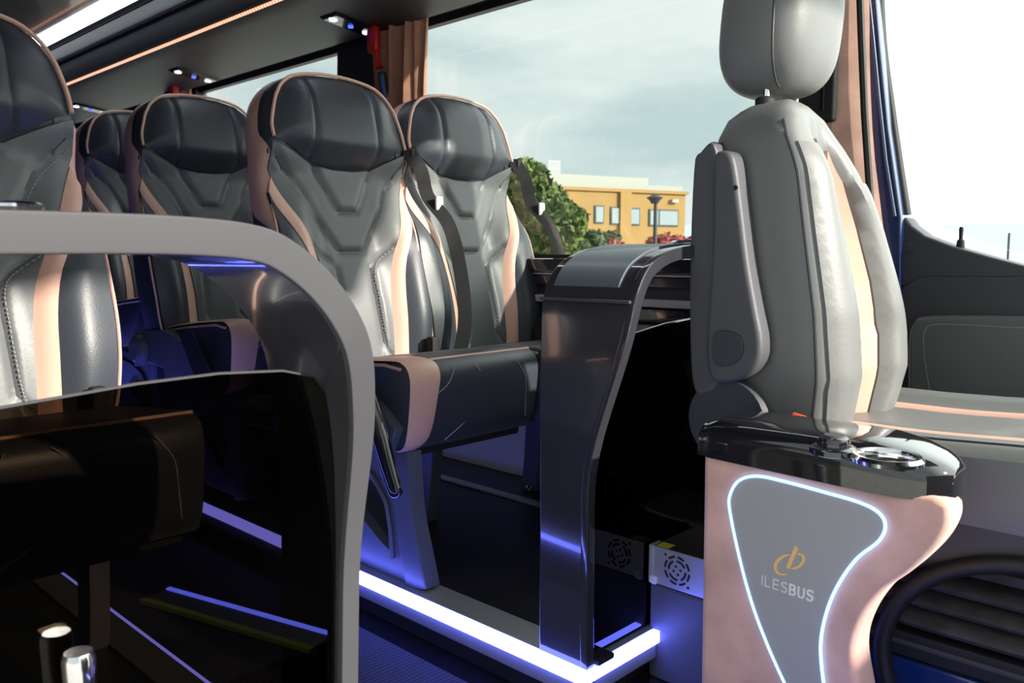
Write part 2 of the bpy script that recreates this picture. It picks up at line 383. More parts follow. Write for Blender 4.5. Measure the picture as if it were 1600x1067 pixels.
# ------------------------------------------------------------------ curtains
def curtain(x0, x1, z0, z1, label):
    V, Fc = [], []; nu, nz = 60, 14
    for k in (0, 1):
        for i in range(nu+1):
            for j in range(nz+1):
                s = i/nu; t = j/nz; g = .03*math.sin(s*21+.6*math.sin(t*3))*(1-.35*t) + .012*math.sin(s*47)
                pinch = .12*math.sin(t*math.pi)*(s-.5)*(x1-x0)
                V.append((x0+(x1-x0)*s-pinch, YW-.055+g+k*.003, z0+(z1-z0)*t+.008*math.sin(s*18)*t))
    a = (nu+1)*(nz+1)
    for k in (0, 1):
        for i in range(nu):
            for j in range(nz): q = k*a+i*(nz+1)+j; Fc.append((q, q+nz+1, q+nz+2, q+1))
    return tag(mk('curtain', V, Fc, 'curtain'), label, 'curtain', 'pink window curtains')
curtain(-2.64, -2.33, .84, 1.695, 'gathered pink curtain hanging at the window pillar behind the front seats')
curtain(-4.42, -4.18, .84, 1.695, 'gathered pink curtain at the farther window pillar, mostly hidden by a seat')
h = thing('emergency_hammer', (-2.73, 1.96, 1.45), 'red emergency hammer on the dark pillar beside the front curtain', 'hammer')
mk('hammer_head', *superm(un(584, 62, y=1.925), (.028, .016, .05), .5, .5, 16, 10), 'red', h)
a, b = un(588, 82, y=1.925), un(592, 106, y=1.925); tube('handle', [a, (a+b)/2, b], [.014, .010, .016], 'red', h)
a, b = un(596, 114, y=1.915), un(601, 158, y=1.915)
h = thing('pillar_lamp', b, 'small blue tube in black holder beneath the red hammer', 'lamp')
tube('holder', [a, b], .016, 'black', h); tube('tube', [a+Vector((.012, -.010, -.01)), b+Vector((.012, -.010, .01))], .008, 'bluelt', h)
tag(mk('emergency_hammer', *superm(un(271, 143, y=1.915), (.03, .02, .05), .5, .5, 12, 8), 'red'), 'farther red emergency hammer beside the second curtain', 'hammer')

# ------------------------------------------------------------------ passenger seat
ST, CT = math.sin(math.radians(12)), math.cos(math.radians(12))
DD = .115
def seat_surf(org):
    ox, oy, oz = org
    def disp(a, b):
        aa = abs(a)
        d = .050*ss(aa, .075, .165)*(1-ss(b, .30, .46))*(.55+.45*ss(b, -.1, .12))
        d += .050*ss(b, .47, .56)*(1-.25*ss(b, .66, .78))
        d += .012*(1-ss(abs(b-.12), .0, .2))
        d -= .018*ss(aa, .10, .24)*ss(b, .5, .6)
        return d
    def S(a, b, n):
        k = 1 if n > -.02 else max(0, 1+(n+.02)/(DD-.02))
        q = n+disp(a, b)*k
        b = b if b < .54 else .54+(b-.54)*.86
        b *= 1.055
        return Vector((ox - b*ST + q*CT, oy + a*1.06, oz + .464 + b*CT + q*ST))
    return S
OUT = [(.212, -.04), (.226, .05), (.232, .15), (.230, .26), (.222, .36), (.215, .45), (.214, .54), (.210, .61), (.199, .67), (.178, .715), (.146, .748), (.10, .768), (.05, .776)]
OUTL = [(-a, b) for a, b in OUT][::-1]
def make_seat(org, label):
    S = seat_surf(org); ox, oy, oz = org
    r = thing('passenger_seat', org, label, 'seat', 'pink piped passenger seats')
    ol = [Vector(p) for p in OUT]+[Vector((0, .779))]+[Vector(p) for p in OUTL]
    path = smooth_path(ol, 4)
    nrm = []
    for i, p in enumerate(path):
        t = (path[min(i+1, len(path)-1)]-path[max(i-1, 0)]).normalized(); nrm.append(Vector((t.y, -t.x)))
    secs = [(.045, 0), (.02, -.003), (.006, -.014), (0, -.032), (0, -.085), (.014, -.105), (.04, -DD)]
    V, Fc = [], []
    for i, p in enumerate(path):
        for (ins, n) in secs:
            q = p-nrm[i]*ins; V.append(S(q.x, q.y, n))
    ns = len(secs)
    for i in range(len(path)-1):
        for j in range(ns-1): a = i*ns+j; Fc.append((a, a+1, a+ns+1, a+ns))
    back = mk('backrest', V+[], Fc, 'navy', r)
    ins_poly = [(path[i]-nrm[i]*.044) for i in range(0, len(path), 2)]
    panel('front_lining', ins_poly, S, 'navy', back, sp=.02, puff=0, skirt=.01, base=-.004)
    panel('rear_shell', ins_poly, lambda a, b, n: S(a, b, -DD-n), 'plast', back, sp=.03, puff=.008, rim=.05, skirt=.01)
    # headrest pad
    hp = [(.198, .562), (.197, .60), (.189, .64), (.176, .685), (.153, .722), (.120, .748), (.06, .763), (0, .767)]
    hb = [(-.13, .527), (-.085, .508), (-.03, .500), (.03, .500), (.085, .508), (.13, .527)]
    hpo = hp+[(-a, b) for a, b in hp[::-1][1:]]
    headpoly = [Vector(p) for p in hpo]+[Vector(p) for p in hb]
    panel('headrest_pad', headpoly, S, 'navy', back, sp=.0085, puff=.030, rim=.035, grooves=[[(-.100, .515), (-.094, .60), (-.092, .745)], [(.100, .515), (.094, .60), (.092, .745)]], gd=.006, gw=.006, skirt=.02)
    pp = smooth_path([Vector((*p, 0)) for p in hpo], 3)
    tube('piping', [S(p.x*1.012, p.y+.003*(1 if p.y > .7 else 0), .006) for p in pp], .0048, 'pink', back, sides=6)
    # centre panel with the embossed V seams
    inner = [(.193, .45), (.165, .38), (.135, .31), (.108, .24), (.096, .17), (.09, .08), (.088, -.03)]
    outer = [(.200, .468), (.213, .43), (.206, .39), (.181, .33), (.148, .26), (.132, .18), (.126, .08), (.124, -.03)]
    inner, outer = sm2(inner, 3), [outer[0]]+sm2(outer[1:], 3)
    cp = [(.203, .548), (.205, .49)]+inner+[(-a, b) for a, b in inner[::-1]]+[(-.205, .49), (-.203, .548)]+[(-.13, .518), (-.085, .498), (-.03, .491), (.03, .491), (.085, .498), (.13, .518)]
    gr = [[(-.085, .498), (-.028, .388), (.028, .388), (.085, .498)],
          [(-.19, .515), (-.13, .45), (-.085, .36), (-.038, .284), (.038, .284), (.085, .36), (.13, .45), (.19, .515)],
          [(-.125, .30), (-.072, .262), (-.052, .238), (-.050, .18), (-.058, .04), (-.085, .0)],
          [(.125, .30), (.072, .262), (.052, .238), (.050, .18), (.058, .04), (.085, .0)]]
    def SV(a, b, n):    # the V panels stand a little proud of each other
        aa = abs(a); e = 0
        e += .010*(1-ss(aa-(.03+max(0, b-.388)*.5), -.004, .008))*ss(b, .384, .394)
        e += .007*(1-ss(aa-(.038+max(0, b-.284)*.6), -.004, .008))*ss(b, .280, .290)
        e += .008*ss(aa-(.052 if b > .15 else .056), -.004, .010)*(1-ss(b, .235, .255+aa*.5))
        return S(a, b, n+e)
    panel('centre_panel', cp, SV, 'grey', back, sp=.0085, puff=.006, rim=.012, grooves=gr, gd=.008, gw=.007, skirt=.012)
    for s in (1, -1):
        prt = []
        for line in ([(.196, .497), (.138, .437), (.093, .352), (.060, .30)], [(.120, .288), (.078, .258), (.060, .232), (.058, .18), (.066, .045), (.083, .012)]):
            q = resample([Vector((p.x, p.y)) for p in smooth_path([Vector((a*s, b, 0)) for a, b in line], 5)], .0085, False)
            for k in range(len(q)-1):
                a_, b_ = q[k], q[k]+(q[k+1]-q[k])*.6; prt.append(tubem([SV(a_.x, a_.y, .0066), SV(b_.x, b_.y, .0066)], .0009, 4))
        st_ = multi('stitching', prt, 'thread', back, smooth=False); st_['kind'] = 'stuff'
        panel('side_stripe', [(a*s, b) for a, b in inner]+[(a*s, b) for a, b in outer[::-1]], S, 'pink', back, sp=.010, puff=.007, rim=.012, skirt=.012, base=.002, label='pink stripe')
        bo = outer[1:]+[(.20, -.03), (.218, .05), (.224, .15), (.224, .25), (.219, .33)]
        panel('side_bolster', [(a*s, b) for a, b in bo], S, 'navy', back, sp=.013, puff=.012, rim=.03, skirt=.012)
        tube('bolster_piping', [S(a*s, b, -.006) for a, b in sm2([(.212, .40), (.224, .33), (.229, .25), (.230, .15), (.222, .04), (.21, -.02)], 4)], .0035, 'pink', back, sides=6)
        # broad pink band round the outer side
        V, Fc = [], []; idx = [i for i, p in enumerate(path) if p.x*s > 0 and .31 < p.y and not (abs(p.x) < .10)]
        if s < 0: idx = idx[::-1]
        m_ = len(idx); nn = 7
        for k, i in enumerate(idx):
            p = path[i]; t = k/(m_-1); hh = ss(p.y, .50, .60); tap = min(1, t/.12+.05, (1-t)/.10+.15)
            n0 = -.002*(1-hh)-.036*hh; n1 = -.084; mid = n0 if t < .3 else (n0+n1)/2
            n0 = mid+(n0-mid)*tap; n1 = mid+(n1-mid)*tap
            for j in range(nn):
                n = n0+(n1-n0)*j/(nn-1)
                ins = .020*(1-min(1, -n/.032))**2 if n > -.032 else 0
                pr_ = .0045*math.sin(math.pi*(j+.0)/(nn-1))+.0005
                q = p-nrm[i]*(ins-pr_); V.append(S(q.x, q.y, n))
        for k in range(m_-1):
            for j in range(nn-1): a = k*nn+j; Fc.append((a, a+1, a+nn+1, a+nn))
        mk('side_band', V, Fc, 'pink', back, label='wide pink leather band')
    # cushion
    prof = [(-.10, .44), (.05, .475), (.20, .495), (.38, .512), (.43, .508), (.449, .487), (.452, .45), (.440, .36), (.425, .325), (.39, .312), (.1, .33), (-.10, .37)]
    pr3 = smooth_path([Vector((x, z, 0)) for x, z in prof], 2, True)
    V, Fc = [], []; ys = [(-.212, .02), (-.207, .006), (-.195, 0), (-.1, 0), (0, -.002), (.1, 0), (.198, 0), (.209, .006), (.214, .02)]
    cx, cz = .18, .42; n = len(pr3)
    for y, ins in ys:
        for p in pr3:
            dx, dz = p.x-cx, p.y-cz; l = math.hypot(dx, dz); k = (l-ins)/l; V.append((ox+cx+dx*k, oy+y, oz+cz+dz*k))
    for i in range(len(ys)-1):
        for j in range(n): Fc.append((i*n+j, i*n+(j+1) % n, (i+1)*n+(j+1) % n, (i+1)*n+j))
    Fc.append(tuple(range(n))); Fc.append(tuple((len(ys)-1)*n+j for j in range(n))[::-1])
    cu = mk('seat_cushion', V, Fc, 'navy', r)
    fp = smooth_path([Vector((x, z, 0)) for x, z in [(-.02, .461), (.05, .475), (.20, .495), (.38, .512), (.43, .508), (.449, .487), (.452, .45), (.440, .36), (.425, .325), (.395, .313)]], 4)
    V, Fc = [], []; m_ = len(fp)
    for i, p in enumerate(fp):
        t = (fp[min(i+1, m_-1)]-fp[max(i-1, 0)]).normalized(); nx, nz = -t.y, t.x; f = i/(m_-1)
        yw0 = -.214+.0*f; yw1 = -.125-.035*ss(f, .55, 1)
        for j in range(6):
            s = j/5; h = .002+.006*math.sin(math.pi*s)**.5; V.append((ox+p.x+nx*h, oy+yw0+(yw1-yw0)*s, oz+p.y+nz*h))
    for i in range(m_-1):
        for j in range(5): a = i*6+j; Fc.append((a, a+1, a+7, a+6))
    mk('cushion_stripe', V, Fc, 'pink', cu, label='pink stripe')
    tube('piping', [(ox+.415, oy+y, oz+.5115) for y in (-.125, 0, .205)], .0045, 'pink', cu, sides=6)
    tube('piping', [(ox+x, oy-.211, oz+z) for x, z in [(-.03, .453), (.05, .468), (.20, .488), (.36, .503), (.42, .498)]], .004, 'pink', cu, sides=6)
    def front(y, z): 
        x = .4525 if z > .45 else .4525-(.45-z)*.135
        return (ox+x, oy+y, oz+z)
    for pl in ([(-.02, .498), (.02, .45), (.0, .40), (-.04, .36), (-.10, .325)], [(.12, .498), (.155, .45), (.165, .39), (.17, .345)], [(-.08, .498), (-.10, .46), (-.14, .435)]):
        tube('stitching', [front(p.x, p.y) for p in smooth_path([Vector((*q, 0)) for q in pl], 5)], .0011, 'thread', cu, sides=5)
    # pedestal
    def bar(nm, pts, wd, y0, y1, m, par):
        P = smooth_path([Vector((x, z, 0)) for x, z in pts], 5); V = []; Fc = []; k = len(P)
        for i, p in enumerate(P):
            t = (P[min(i+1, k-1)]-P[max(i-1, 0)]).normalized(); nx, nz = -t.y, t.x; h = (wd[0]+(wd[1]-wd[0])*i/(k-1))/2
            for (sx, y) in ((h, y0), (-h, y0), (-h, y1), (h, y1)): V.append((ox+p.x+nx*sx, oy+y, oz+p.y+nz*sx))
        for i in range(k-1):
            for j in range(4): Fc.append((i*4+j, i*4+(j+1) % 4, i*4+4+(j+1) % 4, i*4+4+j))
        Fc.append((0, 1, 2, 3)); Fc.append(tuple((k-1)*4+j for j in range(4)))
        return mk(nm, V, Fc, m, par, bevel=.006)
    fr = bar('side_frame', [(.447, .0), (.425, .08), (.402, .17), (.392, .31)], (.075, .06), -.20, -.155, 'frame', r)
    web = [(.40, .0), (.385, .10), (.365, .20), (.33, .30), (.10, .30), (.0, .0)]
    hole = [(.345, .065), (.335, .15), (.30, .205), (.24, .225), (.17, .20), (.16, .16), (.22, .13)]
    vv = [Vector(p) for p in web]+[Vector(p) for p in sm2(hole, 3, True)]; nh = len(vv)-6
    vs, es_, fs, *_ = delaunay_2d_cdt(vv, [(i, (i+1) % 6) for i in range(6)]+[(6+i, 6+(i+1) % nh) for i in range(nh)], [], 0, 1e-6)
    hp_ = [tuple(p) for p in vv[6:]]
    fs = [f for f in fs if not inside(sum((vs[i] for i in f), Vector((0, 0)))/len(f), hp_) and inside(sum((vs[i] for i in f), Vector((0, 0)))/len(f), web)]
    nvs = len(vs); V = [(ox+p[0], oy-.192, oz+p[1]) for p in vs]+[(ox+p[0], oy-.165, oz+p[1]) for p in vs]; Fc = [tuple(f) for f in fs]+[tuple(i+nvs for i in f)[::-1] for f in fs]
    cnt = set((f[i], f[(i+1) % len(f)]) for f in fs for i in range(len(f)))
    Fc += [(b, a, a+nvs, b+nvs) for a, b in cnt if (b, a) not in cnt]
    mk('side_web', V, Fc, 'frame', fr)
    tube('web_rib', [(ox+x, oy-.197, oz+z) for x, z in [(.36, .05), (.355, .12), (.34, .18), (.29, .235), (.20, .26), (.05, .28)]], .005, 'frame', fr, sides=8)
    mk('cross_beam', *boxm((ox+.02, oy-.19, oz+.29), (ox+.40, oy+.19, oz+.325)), 'black', fr, bevel=.006)
    wl_ = bar('leg', [(.07, .0), (.085, .12), (.10, .31)], (.06, .07), .13, .17, 'frame', r)
    mk('foot_bolt', *lathem([(.011, 0), (.011, .008), (.006, .014)], (ox+.09, oy+.115, oz+.006), 'z', 10), 'chrome', wl_)
    # armrest, folded down on the aisle side, and its pivot housing
    def ua(u, v): q = un(u, v, y=1.085); return (q.x+1.85+ox, oy-.265, q.z-.1+oz)
    ar = tube('armrest', smooth_path([ua(545, 540), ua(568, 600), ua(590, 670), ua(608, 735), ua(618, 768), ua(621, 778)], 4), [.024, .025, .026, .027, .028, .028, .028, .028, .028, .027, .026, .025, .024, .023, .022, .022, .021, .019, .016, .012, .006], 'gloss', r, sides=14, squash=.62)
    bar('armrest_pivot', [(.10, .41), (.30, .385), (.41, .335)], (.13, .075), -.236, -.205, 'frame', r)
    # belt
    bl = []
    def belt(nm, pts, wdt, par):
        P = smooth_path([Vector(p) for p in pts], 5); V = []; Fc = []
        for i, p in enumerate(P):
            t = (P[min(i+1, len(P)-1)]-P[max(i-1, 0)]).normalized(); s = t.cross(Vector((.75, -.55, .3))).normalized()*wdt/2; nn_ = Vector((.75, -.55, .3)).normalized()*.0012
            V += [p+s+nn_, p-s+nn_, p-s-nn_, p+s-nn_]
        for i in range(len(P)-1):
            for j in range(4): Fc.append((i*4+j, i*4+(j+1) % 4, i*4+4+(j+1) % 4, i*4+4+j))
        return mk(nm, V, Fc, 'web', par)
    be = belt('seat_belt', [S(.205, .565, .012), S(.232, .50, .05), S(.250, .43, .05), S(.262, .34, .068), S(.262, .22, .075), S(.252, .08, .075), S(.235, -.03, .07)], .040, r)
    mk('belt_guide', *superm(S(.222, .555, .0), (.022, .016, .02), .5, .5, 12, 8), 'black', be)
    c = S(.262, .405, .070); mk('belt_tongue', *boxm(c-Vector((.004, .012, .022)), c+Vector((.004, .014, .020))), 'chrome', be, bevel=.003)
    mk('belt_buckle', *boxm((ox+.06, oy+.165, oz+.46), (ox+.09, oy+.195, oz+.52)), 'black', r, bevel=.006)
    return r
sA = make_seat((-1.85, 1.35, .1), 'front row aisle seat with high dark back, largest passenger seat beside the far window')
def cp_seat(x, y, z, label):
    c = copy_tree(sA); c.location = (x, y, z); c['label'] = label; return c
def drop(seat, names):
    for ch in list(seat.children):
        for g in list(ch.children):
            if g.name.split('.')[0] in names: bpy.data.objects.remove(g)
        if ch.name.split('.')[0] in names:
            for g in list(ch.children): bpy.data.objects.remove(g)
            bpy.data.objects.remove(ch)
c = cp_seat(-1.84, 1.788, .1, 'front row window seat, partly behind the right partition post'); drop(c, ('armrest', 'armrest_pivot', 'cushion_stripe', 'side_frame'))
sC = cp_seat(-2.63, 1.345, .145, 'second row aisle seat seen above and below the grey hoop'); drop(sC, ('armrest', 'armrest_pivot', 'seat_belt'))
bpy.context.view_layer.update()
q = un(222, 545, y=1.10)
hb_ = mk('armrest_hub', *lathem([(.001, -.030), (.034, -.030), (.044, -.022), (.046, .0), (.046, .05)], q, 'y', 28), 'frame', sC)
mk('hub_pin', *lathem([(.004, -.05), (.004, -.02)], q+Vector((-.03, 0, .01)), 'y', 10), 'chrome', sC)
A_ = [un(u, v, y=1.115) for u, v in [(215, 517), (262, 515), (300, 540), (330, 600), (322, 650), (270, 640), (262, 575), (240, 566), (215, 572)]]
mk('armrest_bracket', *prismm([(p.x, p.z) for p in A_], 1.10, 1.145), 'frame', sC, bevel=.006)
A_ = [un(u, v, y=1.10) for u, v in [(286, 520), (306, 516), (345, 610), (322, 614)]]
mk('lap_strap', *prismm([(p.x, p.z) for p in A_], 1.085, 1.09), 'web', sC)
c = cp_seat(-3.34, 1.43, .185, 'rear seat with pink outer band, farthest back on the left, beyond the second row'); drop(c, ('seat_belt', 'armrest', 'armrest_pivot'))
c = cp_seat(-1.73, .405, .08, 'near side seat at the left photo edge, its cushion behind smoked glass'); drop(c, ('seat_belt', 'armrest', 'armrest_pivot'))

# ------------------------------------------------------------------ right partition
def xw(z):  # front edge of the post sweeps forward towards the top
    return -.900+.092*ss(z, .42, .80)+.004*ss(z, .2, .0)
def hoop(name_parts, path, xf, xb, th, m_face, m_rim, par):
    P = [Vector((y, z, 0)) for y, z in path]; k = len(P); V = []; Fc = []; VR = []; FR = []
    for i, p in enumerate(P):
        t = (P[min(i+1, k-1)]-P[max(i-1, 0)]).normalized(); n = Vector((t.y, -t.x, 0))*(th(i/(k-1)) if callable(th) else th)
        f, b = xf[i], xb[i]; q = p+n
        V += [(f, p.x, p.y), (b, p.x, p.y), (b, q.x, q.y), (f, q.x, q.y)]
        e = .0025; o1 = p-n.normalized()*.0015; o2 = q+n.normalized()*.0015
        VR += [(f+.004, o1.x, o1.y), (f-.012, o1.x, o1.y), (f-.012, o2.x, o2.y), (f+.004, o2.x, o2.y)]
    for i in range(k-1):
        for j in range(4): Fc.append((i*4+j, i*4+(j+1) % 4, i*4+4+(j+1) % 4, i*4+4+j))
    Fc.append((0, 1, 2, 3)); Fc.append(tuple((k-1)*4+j for j in range(4)))
    a = mk(name_parts[0], V, Fc, m_face, par, bevel=.004)
    b = mk(name_parts[1], VR, list(Fc), m_rim, par, bevel=.003)
    return a, b
pr_ = thing('partition', (-.95, 1.3, .1), 'glossy anthracite partition post and hoop beside the far window, with slate inlay on top', 'partition', 'cab partitions')
pth = [Vector(p) for p in [(1.129, .0, 0), (1.129, .25, 0), (1.129, .5, 0), (1.130, .70, 0), (1.137, .775, 0), (1.165, .822, 0), (1.21, .848, 0), (1.27, .862, 0), (1.36, .867, 0), (1.6, .867, 0), (2.0, .862, 0)]]
pth = smooth_path(pth, 6); pth = [(p.x, p.y) for p in pth]
pth = [(y, max(z, .012)) for y, z in pth]
hoop(('hoop_panel', 'hoop_rim'), pth, [xw(z)-.0 if y < 1.3 else -.808 for y, z in pth], [-1.012]*len(pth), .020, 'lacquer', 'lacquer', pr_)
# groove line and inlay
def on_hoop(s):   # point and normal on the hoop's outer face by height/arc
    return s
ip = [(i, p) for i, p in enumerate(pth) if p[1] > .787 and p[0] < 1.46]
V, Fc = [], []
for k_, (i, (y, z)) in enumerate(ip):
    a, b = pth[i-1], pth[i+1]; t = Vector((b[0]-a[0], b[1]-a[1])).normalized(); n = Vector((-t.y, t.x))
    for (x, o) in ((-.845, .0035), (-.99, .0035), (-.99, -.003), (-.845, -.003)): V.append((x, y+n.x*o, z+n.y*o))
for k_ in range(len(ip)-1):
    for j in range(4): Fc.append((k_*4+j, k_*4+(j+1) % 4, k_*4+4+(j+1) % 4, k_*4+4+j))
Fc += [(0, 1, 2, 3), tuple((len(ip)-1)*4+j for j in range(4))]
mk('slate_inlay', V, Fc, 'inlay', pr_, bevel=.001)
mk('seam_ridge', *boxm((-1.012, 1.1265, .768), (-.812, 1.134, .774)), 'rim', pr_, bevel=.002)
mk('cup_ring', *lathem([(.030, 0), (.043, 0), (.044, .007), (.038, .011), (.030, .008)], (-.90, 1.46, .867), 'z', 32), 'chrome', pr_)
mk('post_foot', *boxm((-1.0, 1.151, .103), (-.885, 1.20, .115)), 'black', pr_, bevel=.004)
gp = [(1.150, .106), (1.150, .60), (1.160, .667), (1.25, .693), (1.40, .711), (1.60, .722), (1.98, .728), (1.98, .106)]
gpn = prism('glass_pane', gp, -.925, -.918, 'dark2', pr_, axis='x', smooth=False)
tube('pane_edge', [(-.9215, y, z+.001) for y, z in gp[2:7]], .0028, 'chrome', gpn, sides=6)

# ------------------------------------------------------------------ left partition
pl_ = thing('partition', (-.9, .5, .1), 'grey edged hoop partition at left with smoked glass pane, nearest the photo left edge', 'partition', 'cab partitions')
lp = [(.600, .012), (.604, .25), (.611, .45), (.616, .60), (.611, .68), (.600, .74), (.578, .785), (.546, .825), (.505, .858), (.46, .878), (.38, .886), (.24, .887), (.0, .884)]
lpp = [(p.x, p.y) for p in smooth_path([Vector((*p, 0)) for p in lp], 6)]
def xl(y, z): return -.862+.052*ss(z, .42, .80)
k = len(lpp)
# thickness grows towards the knee; offset goes inward (towards -y / down)
P = [Vector((y, z, 0)) for y, z in lpp]; V, Fc, VR = [], [], []
for i, p in enumerate(P):
    t = (P[min(i+1, k-1)]-P[max(i-1, 0)]).normalized(); n = Vector((-t.y, t.x, 0)); f = xl(p.x, p.y); th = .024+.012*ss(p.y, .45, .8); q = p+n*th
    V += [(f, p.x, p.y), (-1.01, p.x, p.y), (-1.01, q.x, q.y), (f, q.x, q.y)]
    o1 = p-n*.0015; o2 = q+n*.001; VR += [(f+.004, o1.x, o1.y), (f-.008, o1.x, o1.y), (f-.008, o2.x, o2.y), (f+.004, o2.x, o2.y)]
for i in range(k-1):
    for j in range(4): Fc.append((i*4+j, i*4+(j+1) % 4, i*4+4+(j+1) % 4, i*4+4+j))
Fc.append((0, 1, 2, 3)); Fc.append(tuple((k-1)*4+j for j in range(4)))
mk('hoop_panel', V, Fc, 'lacquer', pl_, bevel=.004); mk('hoop_rim', VR, list(Fc), 'rim', pl_, bevel=.003)
lg = [(.0, .108), (.576, .108), (.580, .30), (.586, .45), (.588, .58), (.585, .645), (.578, .678), (.562, .700), (.52, .711), (.44, .716), (.35, .7145), (.22, .706), (.0, .685)]
lgo = prism('glass_pane', lg, -.882, -.876, 'dark', pl_, axis='x', smooth=False)
tube('pane_edge', [(-.879, y, z+.0008) for y, z in lg[5:]], .0018, 'rim', lgo, sides=6)
tag(mk('top_knob', *superm((-.86, .243, .893), (.02, .022, .006), .8, .8, 16, 8), 'chrome', pl_))
# chrome knob post in front of the pane
q = un(122, 1018, x=-.845)
kp = thing('grab_post', (q.x, q.y, .0), 'short chrome capped post in front of the smoked pane, bottom left', 'post')
mk('post', *lathem([(.012, 0), (.012, q.z-.05)], (q.x, q.y, 0), 'z', 20), 'chrome', kp)
mk('cap', *lathem([(.013, q.z-.055), (.015, q.z-.052), (.0155, q.z-.006), (.013, q.z)], (q.x, q.y, 0), 'z', 28), 'chrome', kp)

# ------------------------------------------------------------------ grey box and power supply
gb = thing('seat_box', (-.75, 1.6, 0), 'dark grey box under the power supply, beside the blue strip end', 'box')
mk('box_body', *boxm((-.915, 1.352, .0), (-.60, 1.98, .198)), 'plast2', gb, bevel=.008)
ps = thing('power_supply', (-.77, 1.40, .2), 'silver perforated power supply with round fan grille on the grey box', 'power supply')
X0, X1, Y0, Z0, Z1 = -.908, -.70, 1.348, .2005, .276
mk('casing', *boxm((X0, Y0+.004, Z0), (X1, Y0+.17, Z1)), 'black', ps, bevel=.002)
face = mk('front_plate', *boxm((X0, Y0, Z0), (X1, Y0+.004, Z1)), 'alu', ps, bevel=.001)
mk('corner_flange', *boxm((X0-.004, Y0-.004, Z0), (X0+.004, Y0+.03, Z1+.002)), 'alu', ps, bevel=.001)
fc = un(1058, 884, y=Y0); fcx, fcz = fc.x, (Z0+Z1)/2+.001
def arcslot(r0, r1, a0, a1):
    n = 6; pts = [(fcx+r1*math.cos(a0+(a1-a0)*i/n), fcz+r1*math.sin(a0+(a1-a0)*i/n)) for i in range(n+1)]+[(fcx+r0*math.cos(a1-(a1-a0)*i/n), fcz+r0*math.sin(a1-(a1-a0)*i/n)) for i in range(n+1)]
    return prismm(pts, Y0-.0006, Y0+.001)
for r0, r1, n, ph in ((.025, .0295, 8, .2), (.0165, .021, 4, .5)):
    for i in range(n): a = ph+2*math.pi*i/n; mk('vent_slot', *arcslot(r0, r1, a, a+2*math.pi/n*.72), 'black', face, smooth=False)
for i in range(4): a = .3+math.pi/2*i; mk('vent_slot', *lathem([(.0028, -.0006), (.0028, .001)], (fcx+.008*math.cos(a), Y0, fcz+.008*math.sin(a)), 'y', 8), 'black', face, smooth=False)
for dx, dz in ((-.026, .027), (.026, -.027), (.1, .02)): mk('screw', *lathem([(.003, -.0015), (.0035, .001)], (fcx+dx, Y0, fcz+dz), 'y', 8), 'chrome', face)
mk('warning_sticker', *boxm((X0+.008, Y0+.006, Z1-.0005), (X0+.035, Y0+.03, Z1+.0008)), 'yellow', ps)
mk('terminal', *superm((X0+.008, Y0-.003, Z0+.008), (.009, .004, .009), .6, .6, 12, 8), 'lilac', ps)

# ------------------------------------------------------------------ suede console with armrest cap
YC = 1.15
cs = thing('console', (-.5, 1.2, 0), 'pink suede side console with glowing grey panel and gloss black armrest', 'console')
def pc(l, y=YC): return [(q.x, q.z) for q in (un(u, v, y=y) for u, v in l)]
def sm2(pts, n=6, closed=False): return [(p.x, p.y) for p in smooth_path([Vector((a, b, 0)) for a, b in pts], n, closed)]
right = sm2(pc(y=1.215, l=[(1506, 772), (1507, 800), (1488, 835), (1450, 872), (1405, 905), (1374, 950), (1362, 1000), (1372, 1067)]), 5)
lowr = right[-1]
poly = pc([(1098, 700)]) + pc([(1300, 745), (1455, 778)]) + right + [(lowr[0]+.02, .01), (-.676, .01)]
mk('suede_body', *prismm(poly, YC, YC+.065), 'suede', cs, bevel=.012, seg=3)
# armrest cap: loft along x
V, Fc = [], []; xs = [-.687, -.680, -.66, -.60, -.52, -.46, -.42, -.38, -.35, -.336, -.327, -.323]
def capsec(x):
    t = (x+.687)/(.394); top = .592-.012*ss(t, .6, 1)+.004*math.sin(t*3); bot = .533-.010*t
    en = (1-ss(x, -.36, -.290)); ws = .5+.5*en**.5 if en > 0 else .45
    if x > -.43: ws = math.sqrt(max(.02, 1-((x+.43)/.112)**2.6))
    if x < -.66: ws = .93+.07*ss(x, -.687, -.66)
    y0, y1 = YC-.012, YC+.150; c = (y0+y1)/2; hw = (y1-y0)/2*ws
    tp = bot+(top-bot)*(ws**.5)
    if x < -.66: tp -= .006*(1-ss(x, -.687, -.66))
    return c, hw, bot, tp
NS = 22
for x in xs:
    c, hw, bot, tp = capsec(x); 
    for j in range(NS):
        a = math.pi*j/(NS-1); V.append((x, c-hw*sup(math.cos(a), .45), bot+(tp-bot)*sup(math.sin(a), .55)))
for i in range(len(xs)-1):
    for j in range(NS-1): a = i*NS+j; Fc.append((a, a+1, a+NS+1, a+NS))
    Fc.append((i*NS, i*NS+NS, i*NS+2*NS-1, i*NS+NS-1))
Fc.append(tuple(range(NS))); Fc.append(tuple((len(xs)-1)*NS+j for j in range(NS)))
cap = mk('armrest_cap', V, Fc, 'gloss', cs)
def cyl(nm, prof, c, m, par, n=36): return mk(nm, *lathem(prof, c, 'z', n), m, par)
c0 = un(1386, 714, z=.590)
mk('cup_ring', *ringm([(.034, -.006), (.044, -.004), (.045, .001), (.041, .0055), (.036, .005), (.034, 0)], (c0.x, c0.y, .588)), 'chrome', cap)
cut = mk('cutter', *lathem([(.034, -.045), (.034, .05)], (c0.x, c0.y, .588), 'z', 40), 'black', cap); dep_m = cap.modifiers.new('b', 'BOOLEAN'); dep_m.object = cut; dep_m.operation = 'DIFFERENCE'; dep_m.solver = 'EXACT'
